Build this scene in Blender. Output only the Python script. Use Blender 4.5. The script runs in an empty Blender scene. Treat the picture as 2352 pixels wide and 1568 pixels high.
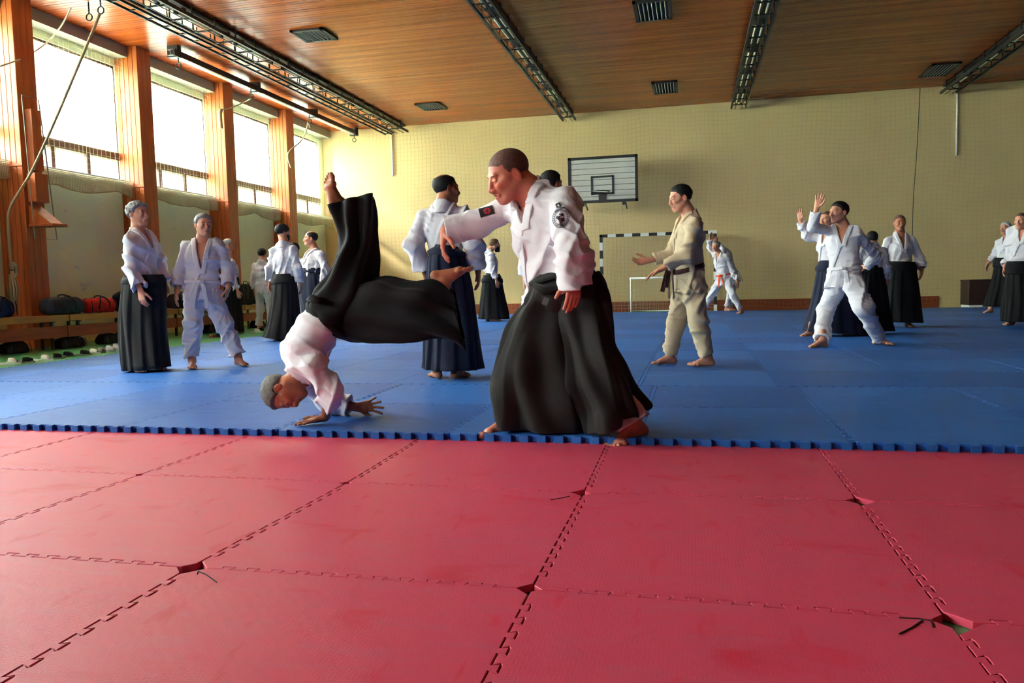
import bpy, bmesh, math, random
import numpy as np
from mathutils import Vector, Matrix
from mathutils.bvhtree import BVHTree
random.seed(7); np.random.seed(7)
S = bpy.context.scene
COL = S.collection
PI = math.pi

# ------------------------------------------------------------------ camera
F_PX, YAW, PITCH, ROLL, CAM_H = 1770.655, -0.2293, -0.0717, -0.0232, 0.8004
def cam_axes():
    cy, sy, cp, sp, cr, sr = math.cos(YAW), math.sin(YAW), math.cos(PITCH), math.sin(PITCH), math.cos(ROLL), math.sin(ROLL)
    w = np.array([sy*cp, cy*cp, sp]); r0 = np.array([cy, -sy, 0.]); u0 = np.cross(r0, w)
    return r0*cr+u0*sr, -r0*sr+u0*cr, w
CR, CU, CW = cam_axes(); CC = np.array([0., 0., CAM_H])
cam = bpy.data.cameras.new('camera'); camo = bpy.data.objects.new('camera', cam); COL.objects.link(camo)
cam.sensor_width = 36.0; cam.lens = F_PX/2352*36.0; cam.clip_start = .05; cam.clip_end = 400
M = Matrix.Identity(4)
for i in range(3):
    M[i][0] = CR[i]; M[i][1] = CU[i]; M[i][2] = -CW[i]; M[i][3] = CC[i]
camo.matrix_world = M
S.camera = camo
# ------------------------------------------------------------------ view, world, sun
S.view_settings.view_transform = 'Standard'; S.view_settings.look = 'None'
S.view_settings.gamma = 1.0; S.view_settings.use_curve_mapping = False
S.view_settings.exposure = 3.08
W = bpy.data.worlds.new('sky'); S.world = W; W.use_nodes = True
bg = W.node_tree.nodes['Background']; bg.inputs[0].default_value = (0.88, 0.95, 1.0, 1); bg.inputs[1].default_value = 6.0
SUN_DIR = Vector((0.60, 0.50, -0.58)).normalized()
sl = bpy.data.lights.new('sun', 'SUN'); sl.energy = 32.0; sl.angle = math.radians(18); sl.color = (1.0, .97, .92)
so = bpy.data.objects.new('sun', sl); COL.objects.link(so)
so.rotation_euler = SUN_DIR.to_track_quat('-Z', 'Y').to_euler()
S.cycles.max_bounces = 8; S.cycles.diffuse_bounces = 5; S.cycles.transparent_max_bounces = 24
S.cycles.sample_clamp_indirect = 6

# room measures
XW, XE, YB, YN, ZC = -10.70, 12.8, 21.5, -6.0, 5.5      # window plane, east wall, far wall, wall behind the camera, ceiling
COLY = [10.21+2.77*k for k in range(-5, 4)]              # camera-facing sides of the wall columns
ZB = 0.035                                               # top of the blue mats
# daylight portals in the window openings (they only guide the sky light)
for y in COLY[:-1]+[18.52]:
    a = bpy.data.lights.new('window_portal', 'AREA'); a.shape = 'RECTANGLE'; a.size = 2.4; a.size_y = 2.2
    o = bpy.data.objects.new('window_portal', a); COL.objects.link(o); a.cycles.is_portal = True
    o.location = (XW-.18, y+.38+1.19, 4.05); o.rotation_euler = (math.radians(90), 0, math.radians(-90))

# ------------------------------------------------------------------ pixel helpers
def ray(x, y): return CW+CR*((x-1176)/F_PX)-CU*((y-784)/F_PX)
def onX(x, y, X): d = ray(x, y); return CC+d*(X/d[0])
def onY(x, y, Y): d = ray(x, y); return CC+d*(Y/d[1])
def onZ(x, y, Z): d = ray(x, y); return CC+d*((Z-CC[2])/d[2])
HF = np.array([math.sin(YAW), math.cos(YAW), 0.])        # level viewing direction
def atD(x, y, D): d = ray(x, y); return CC+d*(D/(d@HF))   # D: level distance in front of the camera

# ------------------------------------------------------------------ object helpers
def tag(o, label=None, cat=None, group=None, kind=None):
    if label: o['label'] = label
    if cat: o['category'] = cat
    if group: o['group'] = group
    if kind: o['kind'] = kind
    return o
def empty(name, loc=(0, 0, 0), rz=0, **k):
    o = bpy.data.objects.new(name, None); COL.objects.link(o); o.location = loc; o.rotation_euler = (0, 0, rz)
    o.empty_display_size = .1
    return tag(o, **k)
def mesh_obj(name, V, Fs, mat, parent=None, smooth=False, **k):
    me = bpy.data.meshes.new(name)
    me.from_pydata([tuple(map(float, v)) for v in V] if not isinstance(V, np.ndarray) else V.tolist(), [], Fs if not isinstance(Fs, np.ndarray) else Fs.tolist())
    me.update()
    if smooth: me.polygons.foreach_set('use_smooth', [True]*len(me.polygons))
    o = bpy.data.objects.new(name, me); COL.objects.link(o)
    for m in (mat if isinstance(mat, (list, tuple)) else [mat]): me.materials.append(m)
    if parent is not None: o.parent = parent
    return tag(o, **k)
class MB:
    """collects boxes, bars and tubes; build() links them as one mesh object"""
    def __init__(s): s.v = []; s.f = []; s.c = []
    def add(s, V, Fs, c=None):
        n = len(s.v); s.v += [tuple(map(float, p)) for p in V]; s.f += [tuple(i+n for i in f) for f in Fs]
        if c is not None: s.c += [c]*len(V)
    def box(s, a, b, c=None):
        (x0, y0, z0), (x1, y1, z1) = a, b
        s.add([(x0,y0,z0),(x1,y0,z0),(x1,y1,z0),(x0,y1,z0),(x0,y0,z1),(x1,y0,z1),(x1,y1,z1),(x0,y1,z1)],
              [(0,3,2,1),(4,5,6,7),(0,1,5,4),(1,2,6,5),(2,3,7,6),(3,0,4,7)], c)
    def tube(s, pts, r, n=8, cap=True, ax=None):
        P = [np.array(p, float) for p in pts]; R = r if hasattr(r, '__len__') else [r]*len(P); V = []; F = []
        u = None
        for i, p in enumerate(P):
            t = P[min(i+1, len(P)-1)]-P[max(i-1, 0)]; t /= np.linalg.norm(t)+1e-12
            if u is None:
                a = np.array([0, 0, 1.]) if abs(t[2]) < .9 else np.array([1., 0, 0])
                u = np.cross(t, a)
            u = u-t*(u@t); u /= np.linalg.norm(u); w = np.cross(t, u)
            for k in range(n):
                q = 2*PI*(k+.5)/n; V.append(p+R[i]*(u*math.cos(q)+w*math.sin(q)))
        for i in range(len(P)-1):
            for k in range(n): F.append((i*n+k, i*n+(k+1) % n, (i+1)*n+(k+1) % n, (i+1)*n+k))
        if cap: F += [tuple(range(n))[::-1], tuple(range((len(P)-1)*n, len(P)*n))]
        s.add(V, F)
    def bar(s, a, b, w, h, up=(0, 0, 1)):
        a = np.array(a, float); b = np.array(b, float); t = (b-a)/np.linalg.norm(b-a); u = np.cross(t, up); u /= np.linalg.norm(u); v = np.cross(u, t)
        V = [p+u*sx*w/2+v*sy*h/2 for p in (a, b) for sx, sy in ((-1,-1),(1,-1),(1,1),(-1,1))]
        s.add(V, [(0,3,2,1),(4,5,6,7),(0,1,5,4),(1,2,6,5),(2,3,7,6),(3,0,4,7)])
    def build(s, name, mat, parent=None, smooth=False, bevel=0, **k):
        o = mesh_obj(name, s.v, s.f, mat, parent, smooth, **k)
        if s.c:
            at = o.data.color_attributes.new('Col', 'FLOAT_COLOR', 'POINT')
            at.data.foreach_set('color', np.array([(c, c, c, 1) for c in s.c], np.float32).ravel())
        if bevel:
            m = o.modifiers.new('bevel', 'BEVEL'); m.width = bevel; m.segments = 2; m.limit_method = 'ANGLE'
        return o
def bxo(name, a, b, mat, parent=None, bevel=0, **k):
    m = MB(); m.box(a, b); return m.build(name, mat, parent, bevel=bevel, **k)

# ------------------------------------------------------------------ materials
def srgb(r, g, b):
    f = lambda c: (c/255/12.92) if c/255 <= .04045 else ((c/255+.055)/1.055)**2.4
    return (f(r), f(g), f(b), 1)
def mk(name, col, rough=.6, spec=.5, noise=None, bump=None, vcol=None, metal=0, sheen=0, coat=0, sss=0, stretch=(1, 1, 1), col2=None):
    """principled material; noise=(scale, amount) varies brightness or mixes towards col2; bump=(scale, strength, distance)"""
    m = bpy.data.materials.new(name); m.use_nodes = True; nt = m.node_tree; N = nt.nodes; L = nt.links
    b = N['Principled BSDF']; b.inputs['Roughness'].default_value = rough; b.inputs['Metallic'].default_value = metal
    b.inputs['Specular IOR Level'].default_value = spec
    b.inputs['Sheen Weight'].default_value = sheen; b.inputs['Coat Weight'].default_value = coat
    b.inputs['Base Color'].default_value = col
    if sss:
        b.inputs['Subsurface Weight'].default_value = sss; b.inputs['Subsurface Radius'].default_value = (1, .35, .2); b.inputs['Subsurface Scale'].default_value = .012
    tc = N.new('ShaderNodeTexCoord'); mp = N.new('ShaderNodeMapping'); L.new(tc.outputs['Object'], mp.inputs[0]); mp.inputs['Scale'].default_value = stretch
    m['mp'] = mp.name
    out = None
    if noise:
        n = N.new('ShaderNodeTexNoise'); n.inputs['Scale'].default_value = noise[0]; n.inputs['Detail'].default_value = 6; n.inputs['Roughness'].default_value = .6
        L.new(mp.outputs[0], n.inputs[0])
        mr = N.new('ShaderNodeMapRange'); mr.inputs[1].default_value = .3; mr.inputs[2].default_value = .7; L.new(n.outputs[0], mr.inputs[0])
        mx = N.new('ShaderNodeMix'); mx.data_type = 'RGBA'
        c2 = col2 or tuple(c*(1-noise[1]) for c in col[:3])+(1,)
        if col2: mr.inputs[4].default_value = noise[1]
        mx.inputs[6].default_value = col; mx.inputs[7].default_value = c2; L.new(mr.outputs[0], mx.inputs[0]); out = mx.outputs[2]
    if vcol:
        a = N.new('ShaderNodeVertexColor'); a.layer_name = 'Col'
        mm = N.new('ShaderNodeMix'); mm.data_type = 'RGBA'; mm.blend_type = 'MULTIPLY'; mm.inputs[0].default_value = vcol
        if out: L.new(out, mm.inputs[6])
        else: mm.inputs[6].default_value = col
        L.new(a.outputs[0], mm.inputs[7]); out = mm.outputs[2]
    if out: L.new(out, b.inputs['Base Color'])
    if bump:
        n2 = N.new('ShaderNodeTexNoise'); n2.inputs['Scale'].default_value = bump[0]; n2.inputs['Detail'].default_value = 4; L.new(mp.outputs[0], n2.inputs[0])
        bp = N.new('ShaderNodeBump'); bp.inputs['Strength'].default_value = bump[1]; bp.inputs['Distance'].default_value = bump[2]
        L.new(n2.outputs[0], bp.inputs['Height']); L.new(bp.outputs[0], b.inputs['Normal'])
    return m
def add_scuffs(m, col, scale, lo, hi, stretch=(1, 1, 1)):
    """irregular worn marks of another colour mixed over the base colour"""
    nt = m.node_tree; N = nt.nodes; L = nt.links; b = N['Principled BSDF']; inp = b.inputs['Base Color']
    tc = N.new('ShaderNodeTexCoord'); mp = N.new('ShaderNodeMapping'); mp.inputs['Scale'].default_value = stretch
    g = N.new('ShaderNodeNewGeometry'); L.new(g.outputs['Position'], mp.inputs[0])
    n = N.new('ShaderNodeTexNoise'); n.inputs['Scale'].default_value = scale; n.inputs['Detail'].default_value = 5; n.inputs['Distortion'].default_value = .6; L.new(mp.outputs[0], n.inputs[0])
    mr = N.new('ShaderNodeMapRange'); mr.inputs[1].default_value = lo; mr.inputs[2].default_value = hi; L.new(n.outputs[0], mr.inputs[0])
    mx = N.new('ShaderNodeMix'); mx.data_type = 'RGBA'; mx.inputs[7].default_value = col
    if inp.is_linked: L.new(inp.links[0].from_socket, mx.inputs[6])
    else: mx.inputs[6].default_value = inp.default_value
    L.new(mr.outputs[0], mx.inputs[0]); L.new(mx.outputs[2], inp)
    return m
MAT = {}
MAT['wall'] = mk('cream_wall_paint', srgb(226, 200, 146), .85, .2, noise=(.6, .10), bump=(30, .15, .01))
MAT['wall_l'] = mk('cream_wall_paint_worn', srgb(234, 244, 208), .85, .2, noise=(.8, .12), bump=(30, .15, .01))
MAT['wall_far'] = mk('unseen_wall_dark_brown', srgb(92, 70, 46), .6, .3, noise=(2, .2))  # out-of-view walls, made dark brown so they bounce less light
MAT['white'] = mk('white_paint', srgb(236, 236, 230), .6)
MAT['ceil'] = mk('varnished_pine', srgb(182, 82, 26), .26, .36, noise=(3.0, .30), vcol=1.0, bump=(60, .1, .004), stretch=(.25, 3, 3))
MAT['colwood'] = mk('column_wood', srgb(196, 104, 48), .45, .4, noise=(5, .35), bump=(40, .1, .003), stretch=(3, 3, .3))
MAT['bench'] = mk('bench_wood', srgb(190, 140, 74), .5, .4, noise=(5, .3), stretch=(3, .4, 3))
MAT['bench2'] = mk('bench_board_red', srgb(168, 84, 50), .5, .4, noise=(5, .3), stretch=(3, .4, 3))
MAT['green'] = mk('green_gym_floor', srgb(84, 176, 112), .3, .5, noise=(2, .2))
MAT['dark'] = mk('black_metal', srgb(34, 34, 32), .45)
MAT['steel'] = mk('grey_steel', srgb(150, 152, 150), .4, metal=.3)
MAT['tube'] = mk('lamp_tube', srgb(232, 228, 196), .35)
MAT['beam'] = mk('grey_beam_paint', srgb(150, 146, 132), .7)
MAT['netw'] = mk('net_cord', srgb(206, 200, 170), .8)
MAT['netd'] = mk('net_cord_dark', srgb(172, 158, 112), .8)
MAT['rope'] = mk('climbing_rope', srgb(176, 160, 124), .9, bump=(120, .8, .01))
MAT['base'] = mk('baseboard_wood', srgb(150, 66, 30), .5, noise=(4, .3), stretch=(.4, 3, 3))
MAT['frame'] = mk('window_frame_wood', srgb(96, 66, 56), .6)
MAT['foam_in'] = mk('foam_gap', srgb(30, 26, 26), .9)
def glass_mat(name, tint, haze, wave=False):
    m = bpy.data.materials.new(name); m.use_nodes = True; nt = m.node_tree; N = nt.nodes; L = nt.links; N.remove(N['Principled BSDF'])
    o = N['Material Output']; t = N.new('ShaderNodeBsdfTransparent'); t.inputs[0].default_value = tint
    tr = N.new('ShaderNodeBsdfTranslucent'); tr.inputs[0].default_value = (.9, .95, .92, 1); gl = N.new('ShaderNodeBsdfGlossy'); gl.inputs['Roughness'].default_value = .08
    m1 = N.new('ShaderNodeMixShader'); m1.inputs[0].default_value = haze; L.new(t.outputs[0], m1.inputs[1]); L.new(tr.outputs[0], m1.inputs[2])
    m2 = N.new('ShaderNodeMixShader'); fr = N.new('ShaderNodeFresnel'); fr.inputs[0].default_value = 1.4
    L.new(fr.outputs[0], m2.inputs[0]); L.new(m1.outputs[0], m2.inputs[1]); L.new(gl.outputs[0], m2.inputs[2]); L.new(m2.outputs[0], o.inputs[0])
    return m
MAT['pane'] = glass_mat('clear_glass', (.96, .98, .97, 1), .05)
MAT['channel'] = glass_mat('channel_glass', (.9, .94, .93, 1), .4)

def mat_foam(name, col, col2, cell, col3):
    """foam mat: fine embossed basket of short grooves, slightly mottled and worn"""
    m = mk(name, col, .5, .33, noise=(1.2, .55), col2=col2)
    nt = m.node_tree; N = nt.nodes; L = nt.links; b = N['Principled BSDF']
    tc = N.new('ShaderNodeTexCoord'); g = N.new('ShaderNodeNewGeometry')
    ch = N.new('ShaderNodeTexChecker'); ch.inputs['Scale'].default_value = 1/cell; ch.inputs[1].default_value = (1, 1, 1, 1); ch.inputs[2].default_value = (0, 0, 0, 1)
    L.new(g.outputs['Position'], ch.inputs[0])
    w1 = N.new('ShaderNodeTexWave'); w1.bands_direction = 'X'; w1.inputs['Scale'].default_value = 1/cell*.75
    w2 = N.new('ShaderNodeTexWave'); w2.bands_direction = 'Y'; w2.inputs['Scale'].default_value = 1/cell*.75
    for w in (w1, w2): L.new(g.outputs['Position'], w.inputs[0])
    mx = N.new('ShaderNodeMix'); L.new(ch.outputs['Fac'], mx.inputs[0]); L.new(w1.outputs['Fac'], mx.inputs[2]); L.new(w2.outputs['Fac'], mx.inputs[3])
    n = N.new('ShaderNodeTexNoise'); n.inputs['Scale'].default_value = 25; n.inputs['Detail'].default_value = 3; L.new(g.outputs['Position'], n.inputs[0])
    ad = N.new('ShaderNodeMath'); ad.operation = 'MULTIPLY_ADD'; L.new(n.outputs[0], ad.inputs[0]); ad.inputs[1].default_value = .8; L.new(mx.outputs[0], ad.inputs[2])
    bp = N.new('ShaderNodeBump'); bp.inputs['Strength'].default_value = .17; bp.inputs['Distance'].default_value = .001
    L.new(ad.outputs[0], bp.inputs['Height']); L.new(bp.outputs[0], b.inputs['Normal'])
    add_scuffs(m, col3, 2.2, .60, .72, (1, 2.2, 1)); add_scuffs(m, col2, 14, .5, .75, (.35, 1.6, 1)); add_scuffs(m, col3, 9, .62, .74, (1.5, .5, 1))
    return m
MAT['red'] = mat_foam('red_foam', srgb(208, 64, 92), srgb(198, 78, 104), .024, srgb(200, 36, 66))
MAT['blue'] = mat_foam('blue_foam', srgb(48, 112, 196), srgb(42, 98, 178), .024, srgb(56, 122, 200))
MAT['blue2'] = mat_foam('blue_foam_dark', srgb(40, 98, 180), srgb(36, 86, 162), .024, srgb(48, 108, 184))

# ------------------------------------------------------------------ room shell
bxo('floor', (XW-.3, YN-.2, -.2), (XE+.2, YB+.2, -.022), MAT['green'], kind='structure')
wb = bxo('wall_back', (XW-.3, YB, -.15), (XE+.2, YB+.25, ZC+.3), MAT['wall'], kind='structure')
ZL = 3.3
nw = MB(); FILL_WIN_X = (-9.2,)
nw.box((XW-.3, YN-.2, -.15), (XE+.2, YN, ZL)); nw.box((XW-.3, YN-.2, 4.6), (XE+.2, YN, ZC+.3)); xs_ = [XW-.3]+[v for x in FILL_WIN_X for v in (x, x+2.4)]+[XE+.2]
for k in range(0, len(xs_), 2): nw.box((xs_[k], YN-.2, ZL), (xs_[k+1], YN, 4.6))
nw.build('wall_near', MAT['wall_far'], kind='structure')
for k, x in enumerate(FILL_WIN_X):  # unseen window added behind the camera as frontal fill light
    fr = MB(); fr.box((x, YN-.12, ZL), (x+2.4, YN-.06, ZL+.06)); fr.box((x, YN-.12, 4.54), (x+2.4, YN-.06, 4.6)); fr.box((x, YN-.12, ZL), (x+.05, YN-.06, 4.6)); fr.box((x+2.35, YN-.12, ZL), (x+2.4, YN-.06, 4.6)); fr.box((x+1.17, YN-.12, ZL), (x+1.23, YN-.06, 4.6))
    w = fr.build('window_%d' % (20+k), MAT['frame'], kind='structure')
    for x_ in (x+.05, x+1.23): bxo('pane', (x_, YN-.09, ZL+.06), (x_+1.12, YN-.084, 4.54), MAT['pane'], w)
    a = bpy.data.lights.new('window_portal', 'AREA'); a.shape = 'RECTANGLE'; a.size = 2.4; a.size_y = 1.3
    o = bpy.data.objects.new('window_portal', a); COL.objects.link(o); a.cycles.is_portal = True
    o.location = (x+1.2, YN-.16, 3.95); o.rotation_euler = (math.radians(90), 0, 0)
bxo('wall_right', (XE, YN-.2, -.15), (XE+.2, YB+.2, ZC+.3), MAT['wall_far'], kind='structure')
ce = bxo('ceiling', (XW-.3, YN-.2, ZC+.03), (XE+.2, YB+.2, ZC+.3), MAT['dark'], kind='structure')
b = MB(); y = YN; rs = random.Random(3)
while y < YB:
    z = ZC+rs.uniform(0, .003); b.box((XW-.2, y+.004, z), (XE, y+.086, z+.03), rs.uniform(.72, 1.08)); y += .09
b.build('ceiling_boards', MAT['ceil'], ce, kind='stuff')
wl = MB()
wl.box((XW-.25, YN-.2, -.15), (XW+.0, YB+.2, 2.97))          # parapet under the windows
wl.box((XW-.25, YN-.2, 5.16), (XW, YB+.2, ZC+.3))        # lintel above them
for yy in COLY+[21.25]: wl.box((XW-.25, yy+.0, 2.97), (XW, yy+.38, 5.16))
wl.box((XW-.25, YN-.2, 2.97), (XW, COLY[0], 5.16))
wl = wl.build('wall_left', add_scuffs(MAT['wall_l'], srgb(214, 214, 206), 2.0, .66, .70, (1, 1, 2)), kind='structure')
# sun-side sills
# windows between the columns
ends = [(COLY[i]+.38, COLY[i+1]) for i in range(len(COLY)-1)]+[(18.52+.38, 21.25)]
ends = [(a, b_) for a, b_ in ends if b_-a > 1]
ends = ends[:8]+([(COLY[-1]+.38, 21.25)])
seen = set(); wi = 0
for a, c in ends:
    if round(a, 1) in seen: continue
    seen.add(round(a, 1)); wi += 1
    fr = MB(); x0, x1 = XW-.10, XW-.03
    fr.box((x0, a, 2.97), (x1, c, 3.02)); fr.box((x0, a, 5.12), (x1, c, 5.16))
    fr.box((x0, a, 2.97), (x1, a+.02, 5.16)); fr.box((x0, c-.02, 2.97), (x1, c, 5.16))
    fr.box((x0-.02, a, 3.38), (x1+.03, c, 3.52))
    w = fr.build(f'window_{wi}', MAT['frame'], kind='structure')
    n = 3; ms = [a+(c-a)*k/n for k in range(1, n)]
    for mY in ms: bxo('mullion', (x0-.01, mY-.045, 3.0), (x1+.02, mY+.045, 3.40), MAT['frame'], w)
    bxo('window_sill', (XW-.03, a, 2.95), (XW+.12, c, 2.985), MAT['white'], w)
    es = [a+.04]+ms+[c-.04]
    for k in range(n): bxo('pane', (x0+.035, es[k], 3.0), (x0+.041, es[k+1], 3.4), MAT['pane'], w)
    # U-profile glass channels above the transom
    yy = a+.05
    while yy < c-.06:
        y1 = min(yy+.25, c-.05); m = MB(); m.box((x0+.03, yy+.004, 3.5), (x0+.036, y1-.004, 5.13))
        m.box((x0+.03, yy+.004, 3.5), (x0+.07, yy+.010, 5.13)); m.box((x0+.03, y1-.010, 3.5), (x0+.07, y1-.004, 5.13))
        m.build('channel_pane', MAT['channel'], w); yy = y1
# wood clad columns along the window wall: boards are parts
for i, yy in enumerate(COLY):
    lab = {8: 'wood-clad wall column beside the far corner of the window wall, ropes bundled on it',
           7: 'wood-clad wall column behind the bald man, third one from the far corner', 6: 'wood-clad wall column behind the grey-haired man in the black hakama',
           5: 'nearest visible wood-clad wall column, with scoreboard brackets and a tied rope'}.get(i, 'wood-clad wall column behind the viewer along the window wall')
    if yy < 4: continue
    c = empty('wall_column', (0, 0, 0), kind='structure')
    c['label'] = lab
    XR = -10.2; core = MB(); core.box((XW, yy+.02, -.02), (XR-.02, yy+.36, ZC)); core.build('column_core', MAT['colwood'], c)
    xs = np.linspace(XW, XR, 6)
    for k in range(5):
        top = 5.30 if xs[k] < -10.45 else ZC
        bxo('board', (xs[k]+.004, yy, -.022), (xs[k+1]-.004, yy+.02, top), MAT['colwood'], c, bevel=.004)
    ys = np.linspace(yy, yy+.38, 4)
    for k in range(3): bxo('board', (XR-.02, ys[k]+.002, -.022), (XR, ys[k+1]-.002, ZC), MAT['colwood'], c, bevel=.004)
    bxo('ledge', (XR-.75, yy-.012, 2.86), (XR+.01, yy-.001, 2.90), MAT['colwood'], c)
bm_ = MB()
for i in range(len(COLY)-1):
    a, c = COLY[i]+.38, COLY[i+1]
    bm_ = MB(); bm_.box((XW, a, 5.30), (-10.41, c, ZC)); o = bm_.build('trim_%d' % (i+1), MAT['beam'], kind='structure')
bm_ = MB(); bm_.box((XW, COLY[-1]+.38, 5.30), (-10.41, YB, ZC)); bm_.build('trim_9', MAT['beam'], kind='structure')
# dark red baseboard along the far wall, behind the goal it stops
bxo('baseboard_back', (-9, YB-.04, -.022), (6.1, YB, .30), MAT['base'], kind='structure')
# ground and trees outside the windows
og = bxo('ground_outside', (-60, -40, -.6), (XW-.3, 60, -.5), mk('outside_ground', srgb(150, 170, 110), .9), kind='structure')
# ------------------------------------------------------------------ nets
def net(name, nodes, r, mat, parent=None, **k):
    """strands through a grid of points nodes[i,j,3]; triangular cord section"""
    V = []; F = []; base = 0
    def run(P, off):
        nonlocal base
        n = len(P); q = np.array([[math.cos(a), math.sin(a)] for a in (0, 2.094, 4.189)])
        R = np.zeros((n, 3, 3)); 
        for kk in range(3): R[:, kk] = P+r*(q[kk, 0]*off[0]+q[kk, 1]*off[1])
        V.append(R.reshape(-1, 3)); i = np.arange(n-1)[:, None]*3
        for kk in range(3):
            F.append(np.hstack([i+kk, i+(kk+1) % 3, i+3+(kk+1) % 3, i+3+kk])+base)
        base += n*3
    d = nodes[-1, 0]-nodes[0, 0]; d = d/np.linalg.norm(d); e = nodes[0, -1]-nodes[0, 0]; e = e/np.linalg.norm(e); nn = np.cross(d, e)
    for i in range(nodes.shape[0]): run(nodes[i], (d, nn))
    for j in range(nodes.shape[1]): run(nodes[:, j], (e, nn))
    return mesh_obj(name, np.vstack(V), np.vstack(F), mat, parent, **k)
U, Vv = np.meshgrid(np.arange(-10.3, 12.0, .115), np.arange(.12, 5.42, .115), indexing='ij')
fold = .05*np.sin(U*2.1)+.04*np.sin(U*5.3+Vv*.4)
N3 = np.stack([U+.03*np.sin(Vv*2+U), YB-.11+fold*.6, Vv+.035*np.sin(U*1.9+Vv*.7)+.02*np.sin(U*4.3)-.05*np.exp(-((U-6.2)/1.2)**2)*np.sin(U*3)], -1)
net('safety_net', N3, .0017, MAT['netd'], label='pale knotted safety net hung across the whole far wall from ceiling to floor', cat='net')
for i, yy in enumerate(COLY):
    if yy < 4: continue
    a, c = yy+.4, (COLY[i+1] if i+1 < len(COLY) else YB)-.03
    if c-a < .5: continue
    where = {4: 'before the nearest column', 5: 'between the nearest column and the next', 6: 'between the second and third columns', 7: 'between the third and fourth columns', 8: 'at the far corner bay'}.get(i, '')
    g = empty('window_net', label='pale safety net over the window bay '+where, cat='net')
    U, Vv = np.meshgrid(np.arange(a, c, .10), np.arange(2.86, 5.3, .10), indexing='ij')
    nd = np.stack([-10.5+.03*np.sin(U*5)+0*Vv, U, Vv+.03*np.sin(U*2.2+i)*(Vv-2.8)/2.5], -1)
    net('net_panel', nd, .002, MAT['netw'], g)
    hem = lambda u: .24+.07*np.abs(np.sin((u-a)*2.3+i))+.03*np.sin(u*3.1+i*2)
    for l in range(2):
        U, Vv = np.meshgrid(np.linspace(a, c, 70), np.linspace(0, 1, 12), indexing='ij')
        nd = np.stack([-10.47+.03*l+.025*np.sin(U*7+l)*Vv, U+.02*l, 2.95-hem(U)*Vv+.01*np.sin(U*11+l)*Vv], -1)
        net('net_bunch', nd, .0045, MAT['netw'], g)
    uu = np.linspace(a, c, 60); b = MB(); b.tube([(-10.43, u_, 2.95-float(hem(u_))) for u_ in uu], .009, 5); b.build('hem_cord', MAT['netd'], g)
    b = MB(); b.tube([(-10.44, u_, 2.955) for u_ in uu[::6]], .012, 5); b.build('top_cord', MAT['white'], g)
# ------------------------------------------------------------------ floor mats (each tile a part)
def edge_wave(n, amp, skip=0):
    """dovetail teeth along 0..1: list of (t, offset); starts and ends on offset 0"""
    P = [(0, 0)]
    for k in range(skip, n-skip):
        a, c = (k+.27)/n, (k+.73)/n; q = .07/n
        P += [(a+q, 0), (a-q*.6, amp*.93), (a+q*.2, amp), (c-q*.2, amp), (c+q*.6, amp*.93), (c-q, 0)]
    P.append((1, 0)); return P
def tile_outline(n, amp, sides=(1, 1, 1, 1), g=.0012, chamf=(0, 0, 0, 0), skip=0):
    """closed outline on the unit square, pulled in by the seam gap g, torn corners cut away by chamf"""
    w = edge_wave(n, amp, skip); R = []
    f = lambda k: [(t, o if sides[k] else 0) for t, o in w]
    runs = [[(t, o) for t, o in f(0)], [(1+o, t) for t, o in f(1)], [(t, 1+o) for t, o in f(2)][::-1], [(o, t) for t, o in f(3)][::-1]]
    O = []
    for r in runs: O += r[:-1]
    n_ = len(O)
    for i, (x, y) in enumerate(O):
        ax, ay = O[i-1]; bx, by = O[(i+1) % n_]
        if (x, y) in ((0, 0), (1, 0), (1, 1), (0, 1)):
            cs = max(chamf[((0, 0), (1, 0), (1, 1), (0, 1)).index((x, y))], g*1.5); sx = 1 if x == 0 else -1; sy = 1 if y == 0 else -1
            a = [x+sx*cs, y+sy*g]; b = [x+sx*g, y+sy*cs]; R += [b, a] if (x, y) in ((0, 0), (1, 1)) else [a, b]; continue
        nx, ny = -(by-ay), (bx-ax); l = math.hypot(nx, ny) or 1
        R.append([x+nx/l*g, y+ny/l*g])
    return R
def tile_mesh(name, out, t, mat, quad=None, zt=0.0, rim=.0016):
    """extruded foam tile with a softened top rim; quad maps the unit square to world corners"""
    n = len(out)
    def mp(x, y):
        if quad is None: return x, y
        (a, b, c, d) = quad
        return tuple((a[i]*(1-x)+b[i]*x)*(1-y)+(d[i]*(1-x)+c[i]*x)*y for i in (0, 1))
    V = []
    for x, y in out: V.append((*mp(x, y), zt-t))
    for x, y in out: V.append((*mp(x, y), zt-rim))
    for i, (x, y) in enumerate(out):
        ax, ay = out[i-1]; bx, by = out[(i+1) % n]; nx, ny = -(by-ay), (bx-ax); l = math.hypot(nx, ny) or 1
        V.append((*mp(x+nx/l*rim, y+ny/l*rim), zt))
    F = []
    for i in range(n):
        j = (i+1) % n; F += [(i, j, n+j, n+i), (n+i, n+j, 2*n+j, 2*n+i)]
    from mathutils.geometry import delaunay_2d_cdt
    O2 = []
    for i, (x, y) in enumerate(out):
        ax, ay = out[i-1]; bx, by = out[(i+1) % n]; nx, ny = -(by-ay), (bx-ax); l = math.hypot(nx, ny) or 1; O2.append(Vector((x+nx/l*rim, y+ny/l*rim)))
    vs, es, fs, ov_, oe, of = delaunay_2d_cdt(O2, [], [list(range(n))], 1, 1e-7)
    mpv = [2*n+o[0] if o else None for o in ov_]
    for k, o in enumerate(mpv):
        if o is None: mpv[k] = len(V); V.append((*mp(*vs[k]), zt))
    for f_ in fs:
        a = sum((vs[f_[k]].x*vs[f_[(k+1) % 3]].y-vs[f_[(k+1) % 3]].x*vs[f_[k]].y) for k in range(3)); t_ = [mpv[k] for k in f_]; F.append(tuple(t_ if a > 0 else t_[::-1]))
    me = bpy.data.meshes.new(name); me.from_pydata(V, [], F); me.update(); me.materials.append(mat); return me
ZF = -.022
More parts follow.
